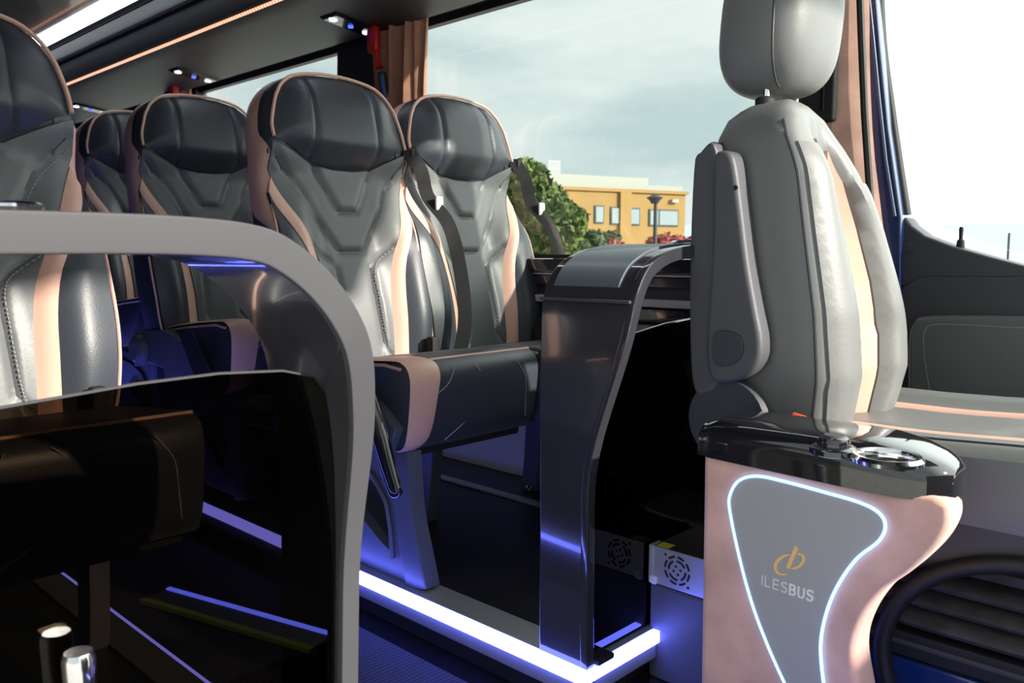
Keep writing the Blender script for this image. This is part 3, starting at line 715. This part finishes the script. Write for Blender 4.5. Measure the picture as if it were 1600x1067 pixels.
bpy.context.view_layer.update(); nm_ = bpy.data.meshes.new_from_object(cap.evaluated_get(bpy.context.evaluated_depsgraph_get())); cap.modifiers.clear(); cap.data = nm_; bpy.data.objects.remove(cut)
c1 = un(1303, 695, z=.596)
cyl('socket_ring', [(.026, -.008), (.031, -.005), (.031, .002), (.026, .005)], (c1.x, c1.y, .590), 'gloss', cap)
cyl('socket_knob', [(.021, 0), (.022, .004), (.019, .012), (.015, .014)], (c1.x, c1.y, .594), 'gloss', cap)
cyl('socket_cap', [(.0145, 0), (.013, .002)], (c1.x, c1.y, .608), 'rim', cap)
# glowing outline and grey panel
ol = [(1143, 800), (1143, 772), (1157, 750), (1185, 743), (1230, 752), (1290, 768), (1345, 784), (1376, 801), (1385, 822), (1374, 845), (1340, 872), (1310, 915), (1292, 960), (1284, 1010), (1290, 1075), (1300, 1130), (1260, 1140), (1232, 1075), (1205, 1015), (1180, 950), (1160, 880)]
olw = sm2(pc(ol), 5, True)
pn = panel('logo_panel', [Vector(p) for p in olw], lambda a, b, h: Vector((a, YC-.004-h, b)), 'panel', cs, sp=.02, puff=0, skirt=.004)
tube('light_line', [(a, YC-.004, b) for a, b in olw], .0024, 'ledc', cs, sides=6, closed=True)
# emblem: open ring crossed by a slanted bar, and the lettering
def pt(u, v, y=YC-.005): return un(u, v, y=y)
def ribbon(nm, px, wd, m, par):
    P = [pt(*p) for p in px]; V, Fc = [], []; k = len(P)
    for i, p in enumerate(P):
        t = (P[min(i+1, k-1)]-P[max(i-1, 0)]).normalized(); n = Vector((-t.z, 0, t.x))*wd[i]/2
        for q, y in ((p+n, -.0008), (p-n, -.0008), (p-n, .0012), (p+n, .0012)): V.append(q+Vector((0, y, 0)))
    for i in range(k-1):
        for j in range(4): Fc.append((i*4+j, i*4+(j+1) % 4, i*4+4+(j+1) % 4, i*4+4+j))
    Fc.append((0, 1, 2, 3)); Fc.append(tuple((k-1)*4+j for j in range(4)))
    return mk(nm, V, Fc, m, par, smooth=False)
arc = [(x/4.32+1100, y/4.32+820) for x, y in [(578, 200), (535, 212), (500, 240), (482, 275), (488, 310), (515, 332), (562, 333)]]
ap = [(p.x, p.y) for p in smooth_path([Vector((*p, 0)) for p in arc], 4)]; m_ = len(ap)
ribbon('emblem_ring', ap, [.0008+.0045*math.sin(math.pi*min(1, .12+.8*i/(m_-1))) for i in range(m_)], 'gold', pn)
arc = [(x/4.32+1100, y/4.32+820) for x, y in [(632, 197), (662, 203), (674, 232), (655, 268), (622, 289), (588, 294)]]
ap = [(p.x, p.y) for p in smooth_path([Vector((*p, 0)) for p in arc], 4)]; m_ = len(ap)
ribbon('emblem_ring', ap, [.0012+.0035*math.sin(math.pi*min(1, .1+.85*i/(m_-1))) for i in range(m_)], 'gold', pn)
ribbon('emblem_bar', [(x/4.32+1100, y/4.32+820) for x, y in [(626, 150), (566, 292)]], [.0062, .0062], 'gold', pn)
def letters():
    a = pt(390/4.32+1100, 404/4.32+820); b = pt(730/4.32+1100, 514/4.32+820)
    ang = math.atan2(b.z-a.z, b.x-a.x); Lw = math.hypot(b.x-a.x, b.z-a.z)
    G = {'I': [[(0, 0), (0, 1)]], 'L': [[(0, 1), (0, 0), (.55, 0)]], 'E': [[(.55, 1), (0, 1), (0, 0), (.55, 0)], [(0, .5), (.5, .5)]],
         'S': [[(.55, .88), (.42, 1), (.15, 1), (.02, .86), (.02, .66), (.15, .54), (.42, .48), (.55, .34), (.55, .15), (.42, 0), (.12, 0), (0, .12)]],
         'B': [[(0, 0), (0, 1), (.36, 1), (.5, .88), (.5, .64), (.36, .52), (0, .52)], [(.36, .52), (.55, .40), (.55, .14), (.38, 0), (0, 0)]],
         'U': [[(0, 1), (0, .2), (.13, 0), (.45, 0), (.58, .2), (.58, 1)]]}
    W = {'I': 0, 'L': .55, 'E': .55, 'S': .55, 'B': .55, 'U': .58}; tw = sum(W[c] for c in 'ILESBUS'); gap = (Lw/.0145-tw)/6
    H = .0145; x = 0
    for i, c in enumerate('ILESBUS'):
        wd = .0013 if i < 4 else .0026; prt = []
        for st in G[c]:
            for s0, s1 in zip(st, st[1:]):
                p = Vector(s0)+Vector((x, 0)); q = Vector(s1)+Vector((x, 0)); p, q = p*H, q*H; t = (q-p).normalized(); n = Vector((-t.y, t.x))*wd/2; e = t*wd*.4
                pts = [p+n-e, q+n+e, q-n+e, p-n-e]; ca, sa = math.cos(ang), math.sin(ang)
                prt.append(prismm([(a.x+u.x*ca-u.y*sa, a.z+u.x*sa+u.y*ca) for u in pts], YC-.0052-.00012*len(prt), YC-.0035))
        multi('letter', prt, 'silver', pn, smooth=False); x += W[c]+gap
letters()
# ------------------------------------------------------------------ driver seat
dsx = thing('driver_seat', (-.4, 1.58, 0), 'large grey leather driver seat with headrest and pink stripes at right', 'seat')
def lerp_t(T, z):
    if z <= T[0][0]: return T[0][1]
    for (a, va), (b, vb) in zip(T, T[1:]):
        if z <= b: return va+(vb-va)*ss((z-a)/(b-a), 0, 1) if False else va+(vb-va)*(z-a)/(b-a)
    return T[-1][1]
XB = [(.50, -.775), (.56, -.79), (.62, -.808), (.80, -.815), (.95, -.815), (1.04, -.808), (1.09, -.79), (1.118, -.755), (1.128, -.72)]
XF = [(.50, -.60), (.56, -.595), (.64, -.582), (.75, -.592), (.85, -.61), (.95, -.628), (1.04, -.642), (1.09, -.655), (1.118, -.68), (1.128, -.70)]
YN = [(.50, 1.375), (.56, 1.352), (.64, 1.345), (.80, 1.345), (.92, 1.345), (1.0, 1.347), (1.06, 1.353), (1.10, 1.375), (1.12, 1.41), (1.128, 1.45)]
YF = [(.50, 1.69), (.56, 1.71), (.64, 1.73), (.72, 1.735), (.80, 1.71), (.90, 1.665), (1.0, 1.60), (1.06, 1.555), (1.10, 1.515), (1.12, 1.49), (1.128, 1.47)]
EXP = 5.0
def dsec(z):
    xb, xf, yn, yf = (lerp_t(T, z) for T in (XB, XF, YN, YF)); return (xb+xf)/2, (xf-xb)/2, (yn+yf)/2, (yf-yn)/2
def dbump(y, z, cy, hy):
    u = abs(y-cy)/hy; return (.045*ss(u, .12, .48)-.02)*(1-ss(z, .97, 1.10))
def DF(y, z, h):
    cx, hx, cy, hy = dsec(z); u = min(.999, abs(y-cy)/hy); return Vector((cx+hx*(1-u**EXP)**(1/EXP)+dbump(y, z, cy, hy)+h, y, z))
V, Fc = [], []; zs = [.50, .52]+[.56+.02*i for i in range(27)]+[1.09, 1.105, 1.115, 1.122, 1.1275]; NN = 56
for z in zs:
    cx, hx, cy, hy = dsec(z)
    for j in range(NN):
        fr_ = j < 38; u = math.sin(math.pi/2*(-1+2*(j+.5)/38)) if fr_ else math.sin(math.pi/2*(1-2*(j-38+.5)/18))
        e = (1-abs(u)**EXP)**(1/EXP); x = cx+hx*e*(1 if fr_ else -1)
        if fr_: x += dbump(cy+hy*u, z, cy, hy)*min(1, e*1.3)
        V.append((x, cy+hy*u, z))
for i in range(len(zs)-1):
    for j in range(NN): Fc.append((i*NN+j, i*NN+(j+1) % NN, (i+1)*NN+(j+1) % NN, (i+1)*NN+j))
Fc.append(tuple(range(NN))); Fc.append(tuple((len(zs)-1)*NN+j for j in range(NN))[::-1])
db = mk('backrest', V, Fc, 'dgrey', dsx)
def yy(u, z): _, _, cy, hy = dsec(z); return cy+hy*u
zz = [.54, .62, .70, .80, .90, .98, 1.04]
def band(u0, u1, zl): return [(yy(u0, z), z) for z in zl]+[(yy(u1, z), z) for z in zl[::-1]]
panel('centre_panel', band(-.20, .125, zz+[1.09]), DF, 'dgrey', db, sp=.014, puff=.007, rim=.02, skirt=.012, grooves=[[(yy(-.19, .93), .955), (yy(.06, .93), .955)], [(yy(-.19, .62), .63), (yy(.06, .62), .63)]])
panel('side_stripe', [(yy(.14, z), z) for z in zz[:-1]]+[(yy(.16, 1.02), 1.035)]+[(yy(.29, z), z) for z in zz[:-1][::-1]], DF, 'pink', db, sp=.010, puff=.005, rim=.012, skirt=.016, base=.006, label='pink stripe')
panel('side_stripe', band(-.34, -.21, zz[:-1]+[1.05]), DF, 'pink', db, sp=.010, puff=.005, rim=.012, skirt=.016, base=.006, label='pink stripe')
panel('side_bolster', band(.31, .90, zz[:-1]), DF, 'dgrey', db, sp=.014, puff=.010, rim=.03, skirt=.016, base=.005)
panel('side_bolster', band(-.90, -.36, zz[:-1]+[1.04]), DF, 'dgrey', db, sp=.014, puff=.010, rim=.03, skirt=.016, base=.005)
tube('seam_piping', [DF(yy(-.955, z), z, .000) for z in [.54+.03*i for i in range(19)]], .0028, 'plast', db, sides=6)
# headrest
def twh(p):
    q = p.copy(); q.x += .010*(p.z/.12); s = 1-.12*max(0, -p.z/.13)**2; q.y *= s; return q
HC = Vector((-.735, 1.482, 1.262))
hr = mk('headrest', *superm(HC, (.088, .118, .125), .62, .62, 56, 36, twh), 'dgrey', dsx)
sp_ = []
for i in range(25):
    a = -1.25+2.5*i/24; sp_.append(HC+Vector((.035+.006*math.cos(a*1.2)+.02*math.sin(a)*.3, -.1150*sup(math.cos(a), .45)*(1-.10*max(0, -math.sin(a))**2), .121*sup(math.sin(a), .7))))
tube('seam_piping', sp_, .0022, 'plast', hr, sides=6)
for y in (1.425, 1.54):
    tube('headrest_post', [(-.735, y, 1.09), (-.730, y, 1.19)], .0065, 'chrome', dsx, sides=12)
    mk('post_sleeve', *lathem([(.017, 0), (.017, .010), (.012, .014)], (-.735, y, 1.118), 'z', 16), 'black', dsx)
# folded armrest on the side
ao = sm2([(q.x, q.z) for q in (un(u, v, y=1.30) for u, v in [(1122, 236), (1140, 238), (1149, 262), (1158, 330), (1168, 410), (1180, 480), (1189, 530), (1186, 565), (1165, 590), (1125, 599), (1108, 585), (1103, 540), (1108, 460), (1112, 380), (1113, 290), (1114, 250)])], 4, True)
arm = mk('folded_armrest', *prismm(ao, 1.297, 1.343), 'plast2', dsx, bevel=.010, seg=4)
ci = un(1138, 545, y=1.296)
pv = sm2([(q.x, q.z) for q in (un(u, v, y=1.297) for u, v in [(1118, 520), (1150, 520), (1162, 535), (1160, 556), (1145, 569), (1117, 568)])], 3, True)
mk('pivot_cover', *prismm(pv, 1.292, 1.30), 'plast', arm, bevel=.002)
cb = un(1149, 293, y=1.297); mk('fixing_hole', *lathem([(.004, -.0008), (.004, .003)], cb, 'y', 10), 'black', arm)
# back shell of the backrest
sb = sm2([(-.805, .62), (-.815, .80), (-.812, 1.0), (-.80, 1.03), (-.765, 1.03), (-.752, .80), (-.745, .64), (-.775, .60)], 4, True)
mk('side_shell', *prismm(sb, 1.312, 1.36), 'plast2', db, bevel=.008)
# cushion
V, Fc = [], []; xs = [-.72, -.66, -.60, -.50, -.40, -.30, -.20, -.12, -.07, -.045, -.04]
ycs = 1.575; NS = 40
def cush(x, u):     # u in [-1,1] across
    e = 1-ss(x, -.09, -.035); return .553+.012*ss(abs(u), .45, .75)+.015*ss(x, -.5, -.15)-.05*(1-e)+.02*ss(u, .5, .8)
for x in xs:
    hw = .240*(1 if x < -.1 else 1-.12*ss(x, -.1, -.04)); 
    for j in range(NS):
        if j < 30:
            u = -1+2*j/29; edge = (1-abs(u)**9)**(1/3) if abs(u) < 1 else 0
            z = cush(x, u); V.append((x, ycs+hw*u, .47+(z-.47)*edge))
        else:
            u = 1-2*(j-29.5)/10; V.append((x, ycs+hw*.97*u, .40))
for i in range(len(xs)-1):
    for j in range(NS): Fc.append((i*NS+j, i*NS+(j+1) % NS, (i+1)*NS+(j+1) % NS, (i+1)*NS+j))
Fc.append(tuple(range(NS))); Fc.append(tuple((len(xs)-1)*NS+j for j in range(NS)))
dc = mk('seat_cushion', V, Fc, 'dgrey', dsx)
def CS(x, u, h): return Vector((x, ycs+.24*u, cush(x, u)+h))
panel('cushion_centre', [(-.60, -.42), (-.12, -.42), (-.12, .42), (-.60, .42)], lambda a, b, h: CS(a, b, h), 'dgrey', dc, sp=.03, puff=.006, rim=.06, skirt=.01, grooves=[[(-.33, -.42), (-.29, 0), (-.33, .42)]], gw=.02)
for s in (1, -1): panel('cushion_stripe', [(-.62, s*.44), (-.10, s*.44), (-.10, s*.56), (-.62, s*.56)], lambda a, b, h: CS(a, b, h), 'pink', dc, sp=.025, puff=.006, rim=.03, skirt=.01, label='pink stripe')
tube('seam_piping', [CS(x, -.90, .000) for x in (-.62, -.5, -.4, -.3, -.2, -.1)], .002, 'plast', dc, sides=6)
# recliner hub at the hinge
mk('recliner_hub', *lathem([(.075, 0), (.078, .015), (.06, .03), (.0, .035)][::-1], (-.735, 1.315, .555), 'y', 32), 'plast', dsx)
# lower shroud, edge moulding, bellows, base rails
def py(l, y): return [(q.x, q.z) for q in (un(u, v, y=y) for u, v in l)]
shp = [(-.66, .50), (.05, .50), (.05, .40), (-.18, .392), (-.30, .382), (-.40, .362), (-.50, .325), (-.62, .335)]
mk('seat_shroud', *prismm(shp, 1.345, 1.80), 'plast', dsx, bevel=.02, seg=3)
eg = [Vector((q.x, q.y, q.z)) for q in (un(u, v, y=1.335) for u, v in [(1640, 893), (1590, 884), (1520, 884), (1460, 899), (1415, 928), (1388, 968), (1378, 1015), (1388, 1075), (1400, 1130)])]
tube('edge_moulding', smooth_path(eg, 5), .014, 'rubber', dsx, sides=12, squash=.9)
for z, hw, rr_ in [(.372, -.03, .018), (.343, -.02, .018), (.312, .0, .0175), (.281, .01, .0175), (.249, .02, .019)]:
    mk('bellows_pleat', *superm((-.26, 1.60, z), (.27+hw, .185+hw, rr_), .30, .7, 48, 10), 'rubber2', dsx)
mk('base_rail', *boxm((-.57, 1.395, .208), (.05, 1.410, .218)), 'rim', dsx, bevel=.003)
mk('base_plate', *boxm((-.56, 1.40, .186), (.05, 1.80, .230)), 'black', dsx, bevel=.006)
mk('blue_base_panel', *boxm((-.575, 1.395, .0), (.05, 1.80, .186)), 'blue', dsx, bevel=.006, label='blue painted panel')
# belt buckle beside the cushion
a, b = un(1236, 660, y=1.31), un(1278, 672, y=1.31)
bk = thing('seat_belt_buckle', (a.x, 1.31, .58), 'black seat belt buckle with red press button beside the driver cushion', 'buckle')
dvv = (b-a).normalized(); mk('buckle_body', *tubem([a-dvv*.004, a+dvv*.01, b-dvv*.004, b+dvv*.003], [.012, .016, .013, .009], 12), 'black', bk)
up_ = Vector((0, -.003, .010)); mk('press_button', *tubem([a+dvv*.004+up_, (a+b)/2+up_*.95, b-dvv*.004+up_*.7], [.009, .009, .007], 10, False, .8), 'orange', bk)
mk('buckle_stalk', *tubem([(a.x+.01, 1.31, .57), (a.x+.0, 1.33, .44)], .008, 8), 'black', bk)

# ------------------------------------------------------------------ door pillar, door, sill
bp = tag(mk('trim_6', *prismm(sm2([(-1.08, 1.93), (-1.055, 1.70), (-1.045, 1.40), (-1.03, 1.1), (-.99, .8), (-.96, .4), (-.95, .0)], 3)+sm2([(-.735, .0), (-.76, .40), (-.79, .70), (-.83, .95), (-.86, 1.15), (-.88, 1.45), (-.885, 1.93)], 3), YW-.02, YW+.05), 'suede', bevel=.003, seg=2), kind='structure')
bp['label'] = 'pink suede covered door pillar behind the driver seat'
V, Fc = [], []
EDG = sm2([(-.66, .0), (-.685, .40), (-.715, .70), (-.755, .95), (-.785, 1.15), (-.805, 1.45), (-.81, 1.93)], 3)
for x, z in EDG: V += [(x-.075, YW-.021, z), (x-.035, YW-.004, z), (x, YW+.035, z), (x-.075, YW+.03, z)]
for i in range(len(EDG)-1):
    for j in range(4): Fc.append((i*4+j, i*4+(j+1) % 4, i*4+4+(j+1) % 4, i*4+4+j))
mk('pillar_flank', V, Fc, 'suede', bp)
mk('pillar_seal', *tubem([(q.x, q.y-.004, q.z) for q in (un(u, v, y=YW+.0) for u, v in [(1343, -60), (1347, 60), (1352, 180), (1362, 330), (1376, 500), (1395, 660), (1405, 800)])], .009, 8), 'rubber', bp)
mk('black_corner', *prismm([(-1.22, 1.72), (-1.03, 1.72), (-1.03, 1.38), (-1.09, 1.46)], YW-.025, YW+.03), 'black', bp)
ha = un(1297, 150, y=YW-.04)
hb = thing('belt_height_adjuster', (ha.x-.05, YW-.03, 1.1), 'black belt height adjuster plate on the pink pillar behind the headrest', 'belt adjuster')
mk('adjuster_plate', *boxm((ha.x-.135, YW-.045, 1.165), (ha.x+.012, YW-.021, 1.36)), 'black', hb, bevel=.008, seg=3)
mk('adjuster_slot', *boxm((ha.x-.02, YW-.050, 1.19), (ha.x-.010, YW-.044, 1.34)), 'gloss', hb, bevel=.002)
# blue body frame of the door opening
yb = YW+.055
q = [un(u, v, y=yb) for u, v in [(1340, -80), (1346, 60), (1352, 200), (1362, 340), (1376, 500), (1388, 700), (1388, 900)]]
q2 = [un(u, v, y=yb) for u, v in [(1412, 900), (1412, 700), (1408, 500), (1408, 340), (1388, 200), (1374, 60), (1362, -80)]]
bf = tag(mk('trim_7', *prismm([(p.x, p.z) for p in q+q2], yb, yb+.05), 'blue', bevel=.006), kind='structure')
tube('paint_ridge', [un(u, v, y=yb-.002) for u, v in [(1352, -60), (1364, 60), (1374, 160), (1384, 250), (1398, 338)]], .004, 'blue', bf, sides=8)
sl = tag(mk('trim_8', *boxm((-1.2, 1.86, -.25), (1.3, YW+.2, .012)), 'blue', bevel=.01), kind='structure')
# door with its window
dr = thing('door_1', (-.2, YW+.1, 0), None, None); dr['kind'] = 'structure'
yd = YW+.075
top = [un(u, v, y=yd) for u, v in [(1378, 346), (1392, 341), (1415, 339), (1424, 352), (1445, 368), (1490, 385), (1550, 402), (1600, 415), (1700, 440)]]
dp = [(p.x, p.z) for p in top]+[(.60, .78), (.60, -.1), (-.60, -.1), (-.72, .35), (-.755, .7)]
dpo = mk('door_panel', *prismm(dp, yd, yd+.07), 'plast', dr, bevel=.008, seg=3)
ci = un(1413, 386, y=yd-.001); mk('screw_cover', *lathem([(.014, -.002), (.016, 0), (.016, .004)], ci, 'y', 24), 'plast', dpo)
rp = sm2([(p.x, p.z) for p in (un(u, v, y=yd) for u, v in [(1404, 660), (1404, 480), (1412, 447), (1440, 432), (1600, 432), (1800, 436), (1800, 760), (1404, 800)])], 1, True)
mk('recessed_field', *prismm(rp, yd-.010, yd+.01), 'plast', dpo, bevel=.005)
rp = sm2([(p.x, p.z) for p in (un(u, v, y=yd-.02) for u, v in [(1425, 660), (1423, 580), (1424, 525), (1432, 503), (1455, 493), (1600, 493), (1800, 496), (1800, 760), (1440, 760)])], 3, True)
ip_ = mk('padded_insert', *prismm(rp, yd-.045, yd), 'grey', dpo, bevel=.012, seg=4, label='grey leather insert with light stitching')
P = [un(u, v, y=yd-.0455) for u, v in [(1800, 513), (1600, 512), (1520, 508), (1462, 507), (1446, 515), (1443, 540), (1449, 590), (1460, 640)]]
st = resample([Vector((p.x, p.z)) for p in smooth_path(P, 6)], .006, False); prt = []
for i in range(len(st)-1):
    a, b = st[i], st[i]+(st[i+1]-st[i])*.62; t = (b-a)
    if t.length < 1e-5: continue
    n = Vector((-t.y, t.x)).normalized()*.0009; prt.append(prismm([tuple(a+n), tuple(b+n), tuple(b-n), tuple(a-n)], yd-.0468, yd-.044))
so_ = multi('stitching', prt, 'thread', ip_, smooth=False); so_['kind'] = 'stuff'
# window frame: dark seal sweeping down, and glass
seal = [un(u, v, y=yd+.02) for u, v in [(1372, -80), (1373, 0), (1378, 80), (1390, 170), (1403, 260), (1415, 336)]]
tube('window_seal', smooth_path(seal, 4), .013, 'rubber', dr, sides=10)
wg = [(p.x, p.z) for p in seal]
tag(mk('window_4', *prismm(wg+[(-.40, .82), (.2, .74), (.75, .70), (.75, .95), (.35, 1.72), (-.86, 1.72)], yd+.045, yd+.049), 'glass', smooth=False), kind='structure')
lk = un(1497, 376, y=yd+.01)
mk('lock_pin', *lathem([(.010, -.02), (.008, 0), (.004, .004), (.005, .028), (.003, .032)], (lk.x, lk.y+.02, lk.z), 'z', 12), 'black', dr)
# ------------------------------------------------------------------ outside
D = 45.0
def out(u, v, d=D):     # a point seen in that direction, at horizontal distance d along the view axis
    r = FF*FPX + RR*(u-800) - UU*(v-533.5); return CAM + r*(d/(r.dot(F0)))
def facade(u0, u1, vtop_l, vtop_r, d0, d1): return out(u0, vtop_l, d0), out(u1, vtop_r, d1)
bd = thing('building', (out(960, 400).x, out(960, 400).y, -.75), 'ochre yellow building with pale parapet beyond the bushes outside', 'building')
A0, A1 = out(845, 288, 45), out(1071, 304, 49.5)
A0.z = A1.z = (A0.z+A1.z)/2
fx = (A1-A0); fx.z = 0; Lf = fx.length; fx.normalize(); fy = Vector((-fx.y, fx.x, 0))
if fy.dot(F0) < 0: fy = -fy
G0 = Vector((A0.x, A0.y, -.75)); H = A0.z+.75
def slab(s0, s1, z0, z1, y0, y1):
    v = [G0+fx*s+fy*y+ZZ*z for z in (z0, z1) for s, y in ((s0, y0), (s1, y0), (s1, y1), (s0, y1))]
    return v, [(0, 3, 2, 1), (4, 5, 6, 7), (0, 1, 5, 4), (1, 2, 6, 5), (2, 3, 7, 6), (3, 0, 4, 7)]
def hit(u, v):   # facade coordinates of a direction
    r = FF*FPX + RR*(u-800) - UU*(v-533.5); t = (G0-CAM).dot(fy)/r.dot(fy); p = CAM+r*t; return (p-G0).dot(fx), p.z+.75
wb = mk('walls', *slab(-12, Lf, 0, H, 0, 9), 'yel', bd, smooth=False)
mk('parapet', *slab(-12, hit(1018, 285)[0], H+.02, hit(1018, 278)[1], .3, 9), 'white', bd, smooth=False)
mk('parapet', *slab(hit(1018, 285)[0], Lf, H+.02, hit(1040, 290)[1], .3, 9), 'white', bd, smooth=False)
mk('cornice', *slab(-12, Lf+.15, H-.12, H+.05, -.15, 9.1), 'yel', bd, smooth=False)
mk('pilaster', *slab(hit(967, 300)[0], hit(984, 300)[0], 0, H-.1, -.2, .1), 'yel', bd, smooth=False)
for (u0, v0, u1, v1) in [(930, 323, 941, 347), (955, 325, 967, 349), (985, 327, 997, 350), (1015, 329, 1057, 352)]:
    s0, z1 = hit(u0, v0); s1, z0 = hit(u1, v1)
    fw = mk('window_frame', *slab(s0-.08, s1+.08, z0-.08, z1+.08, -.06, .05), 'post', bd, smooth=False)
    mk('window_pane', *slab(s0, s1, z0, z1, -.10, -.05), 'bglass', fw, smooth=False)
    if u1-u0 > 20: mk('mullion', *slab(s0+(s1-s0)*.3, s0+(s1-s0)*.33, z0, z1, -.13, -.05), 'post', fw, smooth=False)
s0, z0 = hit(1051, 314); mk('wall_lamp', *slab(s0-.2, s0+.25, z0-.1, z0+.08, -.25, 0), 'white', bd, smooth=False)
s0, z0 = hit(865, 268); s1, z1 = hit(882, 250); prt = []
for i in range(7): s = s0+(s1-s0)*i/6; prt.append(slab(s-.02, s+.02, H, z1, .5, .55))
prt += [slab(s0, s1, z1-.04, z1, .5, .55), slab(s0, s1, (H+z1)/2+.3, (H+z1)/2+.34, .5, .55)]
multi('roof_railing', prt, 'rail', bd, smooth=False)
def foliage(name, parent, centers, m, leaves=1500, ls=.12, seed=1, smooth=False):
    rd = random.Random(seed); V, Fc = [], []
    tot = sum(c[1]**2 for c in centers)
    for c, r, sq in centers:
        for _ in range(int(leaves*r*r/tot)):
            d = Vector((rd.gauss(0, 1), rd.gauss(0, 1), rd.gauss(0, 1))).normalized()*r*(rd.random()**.25); d.z *= sq
            p = Vector(c)+d; a = Vector((rd.gauss(0, 1), rd.gauss(0, 1), rd.gauss(0, 1))).normalized()*ls*rd.uniform(.6, 1.3); b = a.cross(Vector((rd.gauss(0, 1), rd.gauss(0, 1), rd.gauss(0, 1)))).normalized()*ls*.6
            o = len(V); V += [p-a, p-b, p+a, p+b]; Fc.append((o, o+1, o+2, o+3))
        for _ in range(1):
            n = 10; o = len(V); v, f = superm(c, (r*.82, r*.82, r*.82*sq), 1, 1, 10, 6); V += v; Fc += [tuple(i+o for i in q) for q in f]
    return mk(name, V, Fc, m, parent, smooth=False)
def at(u, v, d): return out(u, v, d)
def tree(label, blobs, d, m, leaves, ls, seed, cat='tree', name='tree', base=None):
    cs_ = [(at(u, v, d+dd), r*d/FPX, 1.0) for u, v, r, dd in blobs]
    if cat == 'bush': cs_ += [(Vector((c.x, c.y, c.z-k*.8*r)), r, 1.0) for c, r, _ in list(cs_) for k in range(1, 9) if c.z-k*.8*r > -.75]
    bu = sum(b[0] for b in blobs)/len(blobs); g = at(bu, 400, d); g.z = -.75
    t = thing(name, g, label, cat, 'plants outside the window')
    foliage('crown', t, cs_, m, leaves, ls, seed)
    tube('trunk', [g, (g.x, g.y, max(.2, min(c[0].z for c in cs_)))], [.18*d/24, .12*d/24], 'trunk', t)
    return t
tree('big green leafy tree outside, beside the front window seat', [(825, 285, 34, 0), (850, 325, 42, 1), (800, 340, 50, 2), (878, 350, 34, -1), (858, 385, 45, 0), (815, 270, 22, .5), (895, 345, 22, .5), (780, 300, 40, 1)], 22, 'leaf', 9000, .15, 2)
tree('dark low bush between the big tree and the yellow building', [(915, 385, 22, 0), (930, 375, 18, 0), (900, 392, 20, 0)], 26, 'leafd', 2500, .12, 3, 'bush', 'bush')
tree('muted green bush in front of the building windows', [(945, 374, 14, 0), (958, 372, 13, 0)], 31, 'leafd', 1500, .12, 4, 'bush', 'bush')
tree('red leaved shrub left of the lamp post, low against the building', [(940, 382, 14, 0), (955, 384, 13, 0), (968, 386, 11, 0)], 28, 'leafr', 2200, .10, 5, 'bush', 'bush')
tree('red leaved shrub right of the lamp post, low against the building', [(1020, 382, 14, 0), (1038, 378, 15, 0), (1058, 380, 14, 0), (1078, 383, 13, 0), (1098, 384, 12, 0)], 28, 'leafr', 3500, .10, 6, 'bush', 'bush')
g = at(1023, 400, 24); g.z = -.75
lpst = thing('street_lamp', g, 'dark street lamp post in front of the yellow building', 'lamp post')
tp = at(1023, 318, 24); tube('pole', [g, (g.x, g.y, tp.z)], [.08, .05], 'post', lpst); mk('lamp_head', *lathem([(.10, 0), (.16, .10), (.24, .16), (.05, .26)], tp, 'z', 16), 'post', lpst)
g = at(1577, 380, 9); mk_ = thing('street_lamp', (g.x, g.y, -.75), 'thin distant post seen through the driver door window', 'lamp post')
tube('pole', [(g.x, g.y, -.75), tuple(at(1577, 364, 9))], .012, 'post', mk_)
V = []; Fc = []
for i in range(60):
    u = 300+i*25; a = at(u, 400, 140); hgt = at(u, 352+12*noise.noise(Vector((i*.13, 0, 0)))*2, 140).z
    V += [(a.x, a.y, -1), (a.x, a.y, hgt)]; 
n0 = len(V)
for i in range(60):
    u = 300+i*25; a = at(u, 400, 170); V += [(a.x, a.y, -1), (a.x, a.y, V[2*i+1][2]*.9)]
for i in range(59): Fc += [(2*i, 2*i+2, 2*i+3, 2*i+1), (2*i+1, 2*i+3, n0+2*i+3, n0+2*i+1), (n0+2*i, n0+2*i+1, n0+2*i+3, n0+2*i+2)]
tag(mk('distant_hills', V, Fc, 'hill'), kind='structure')
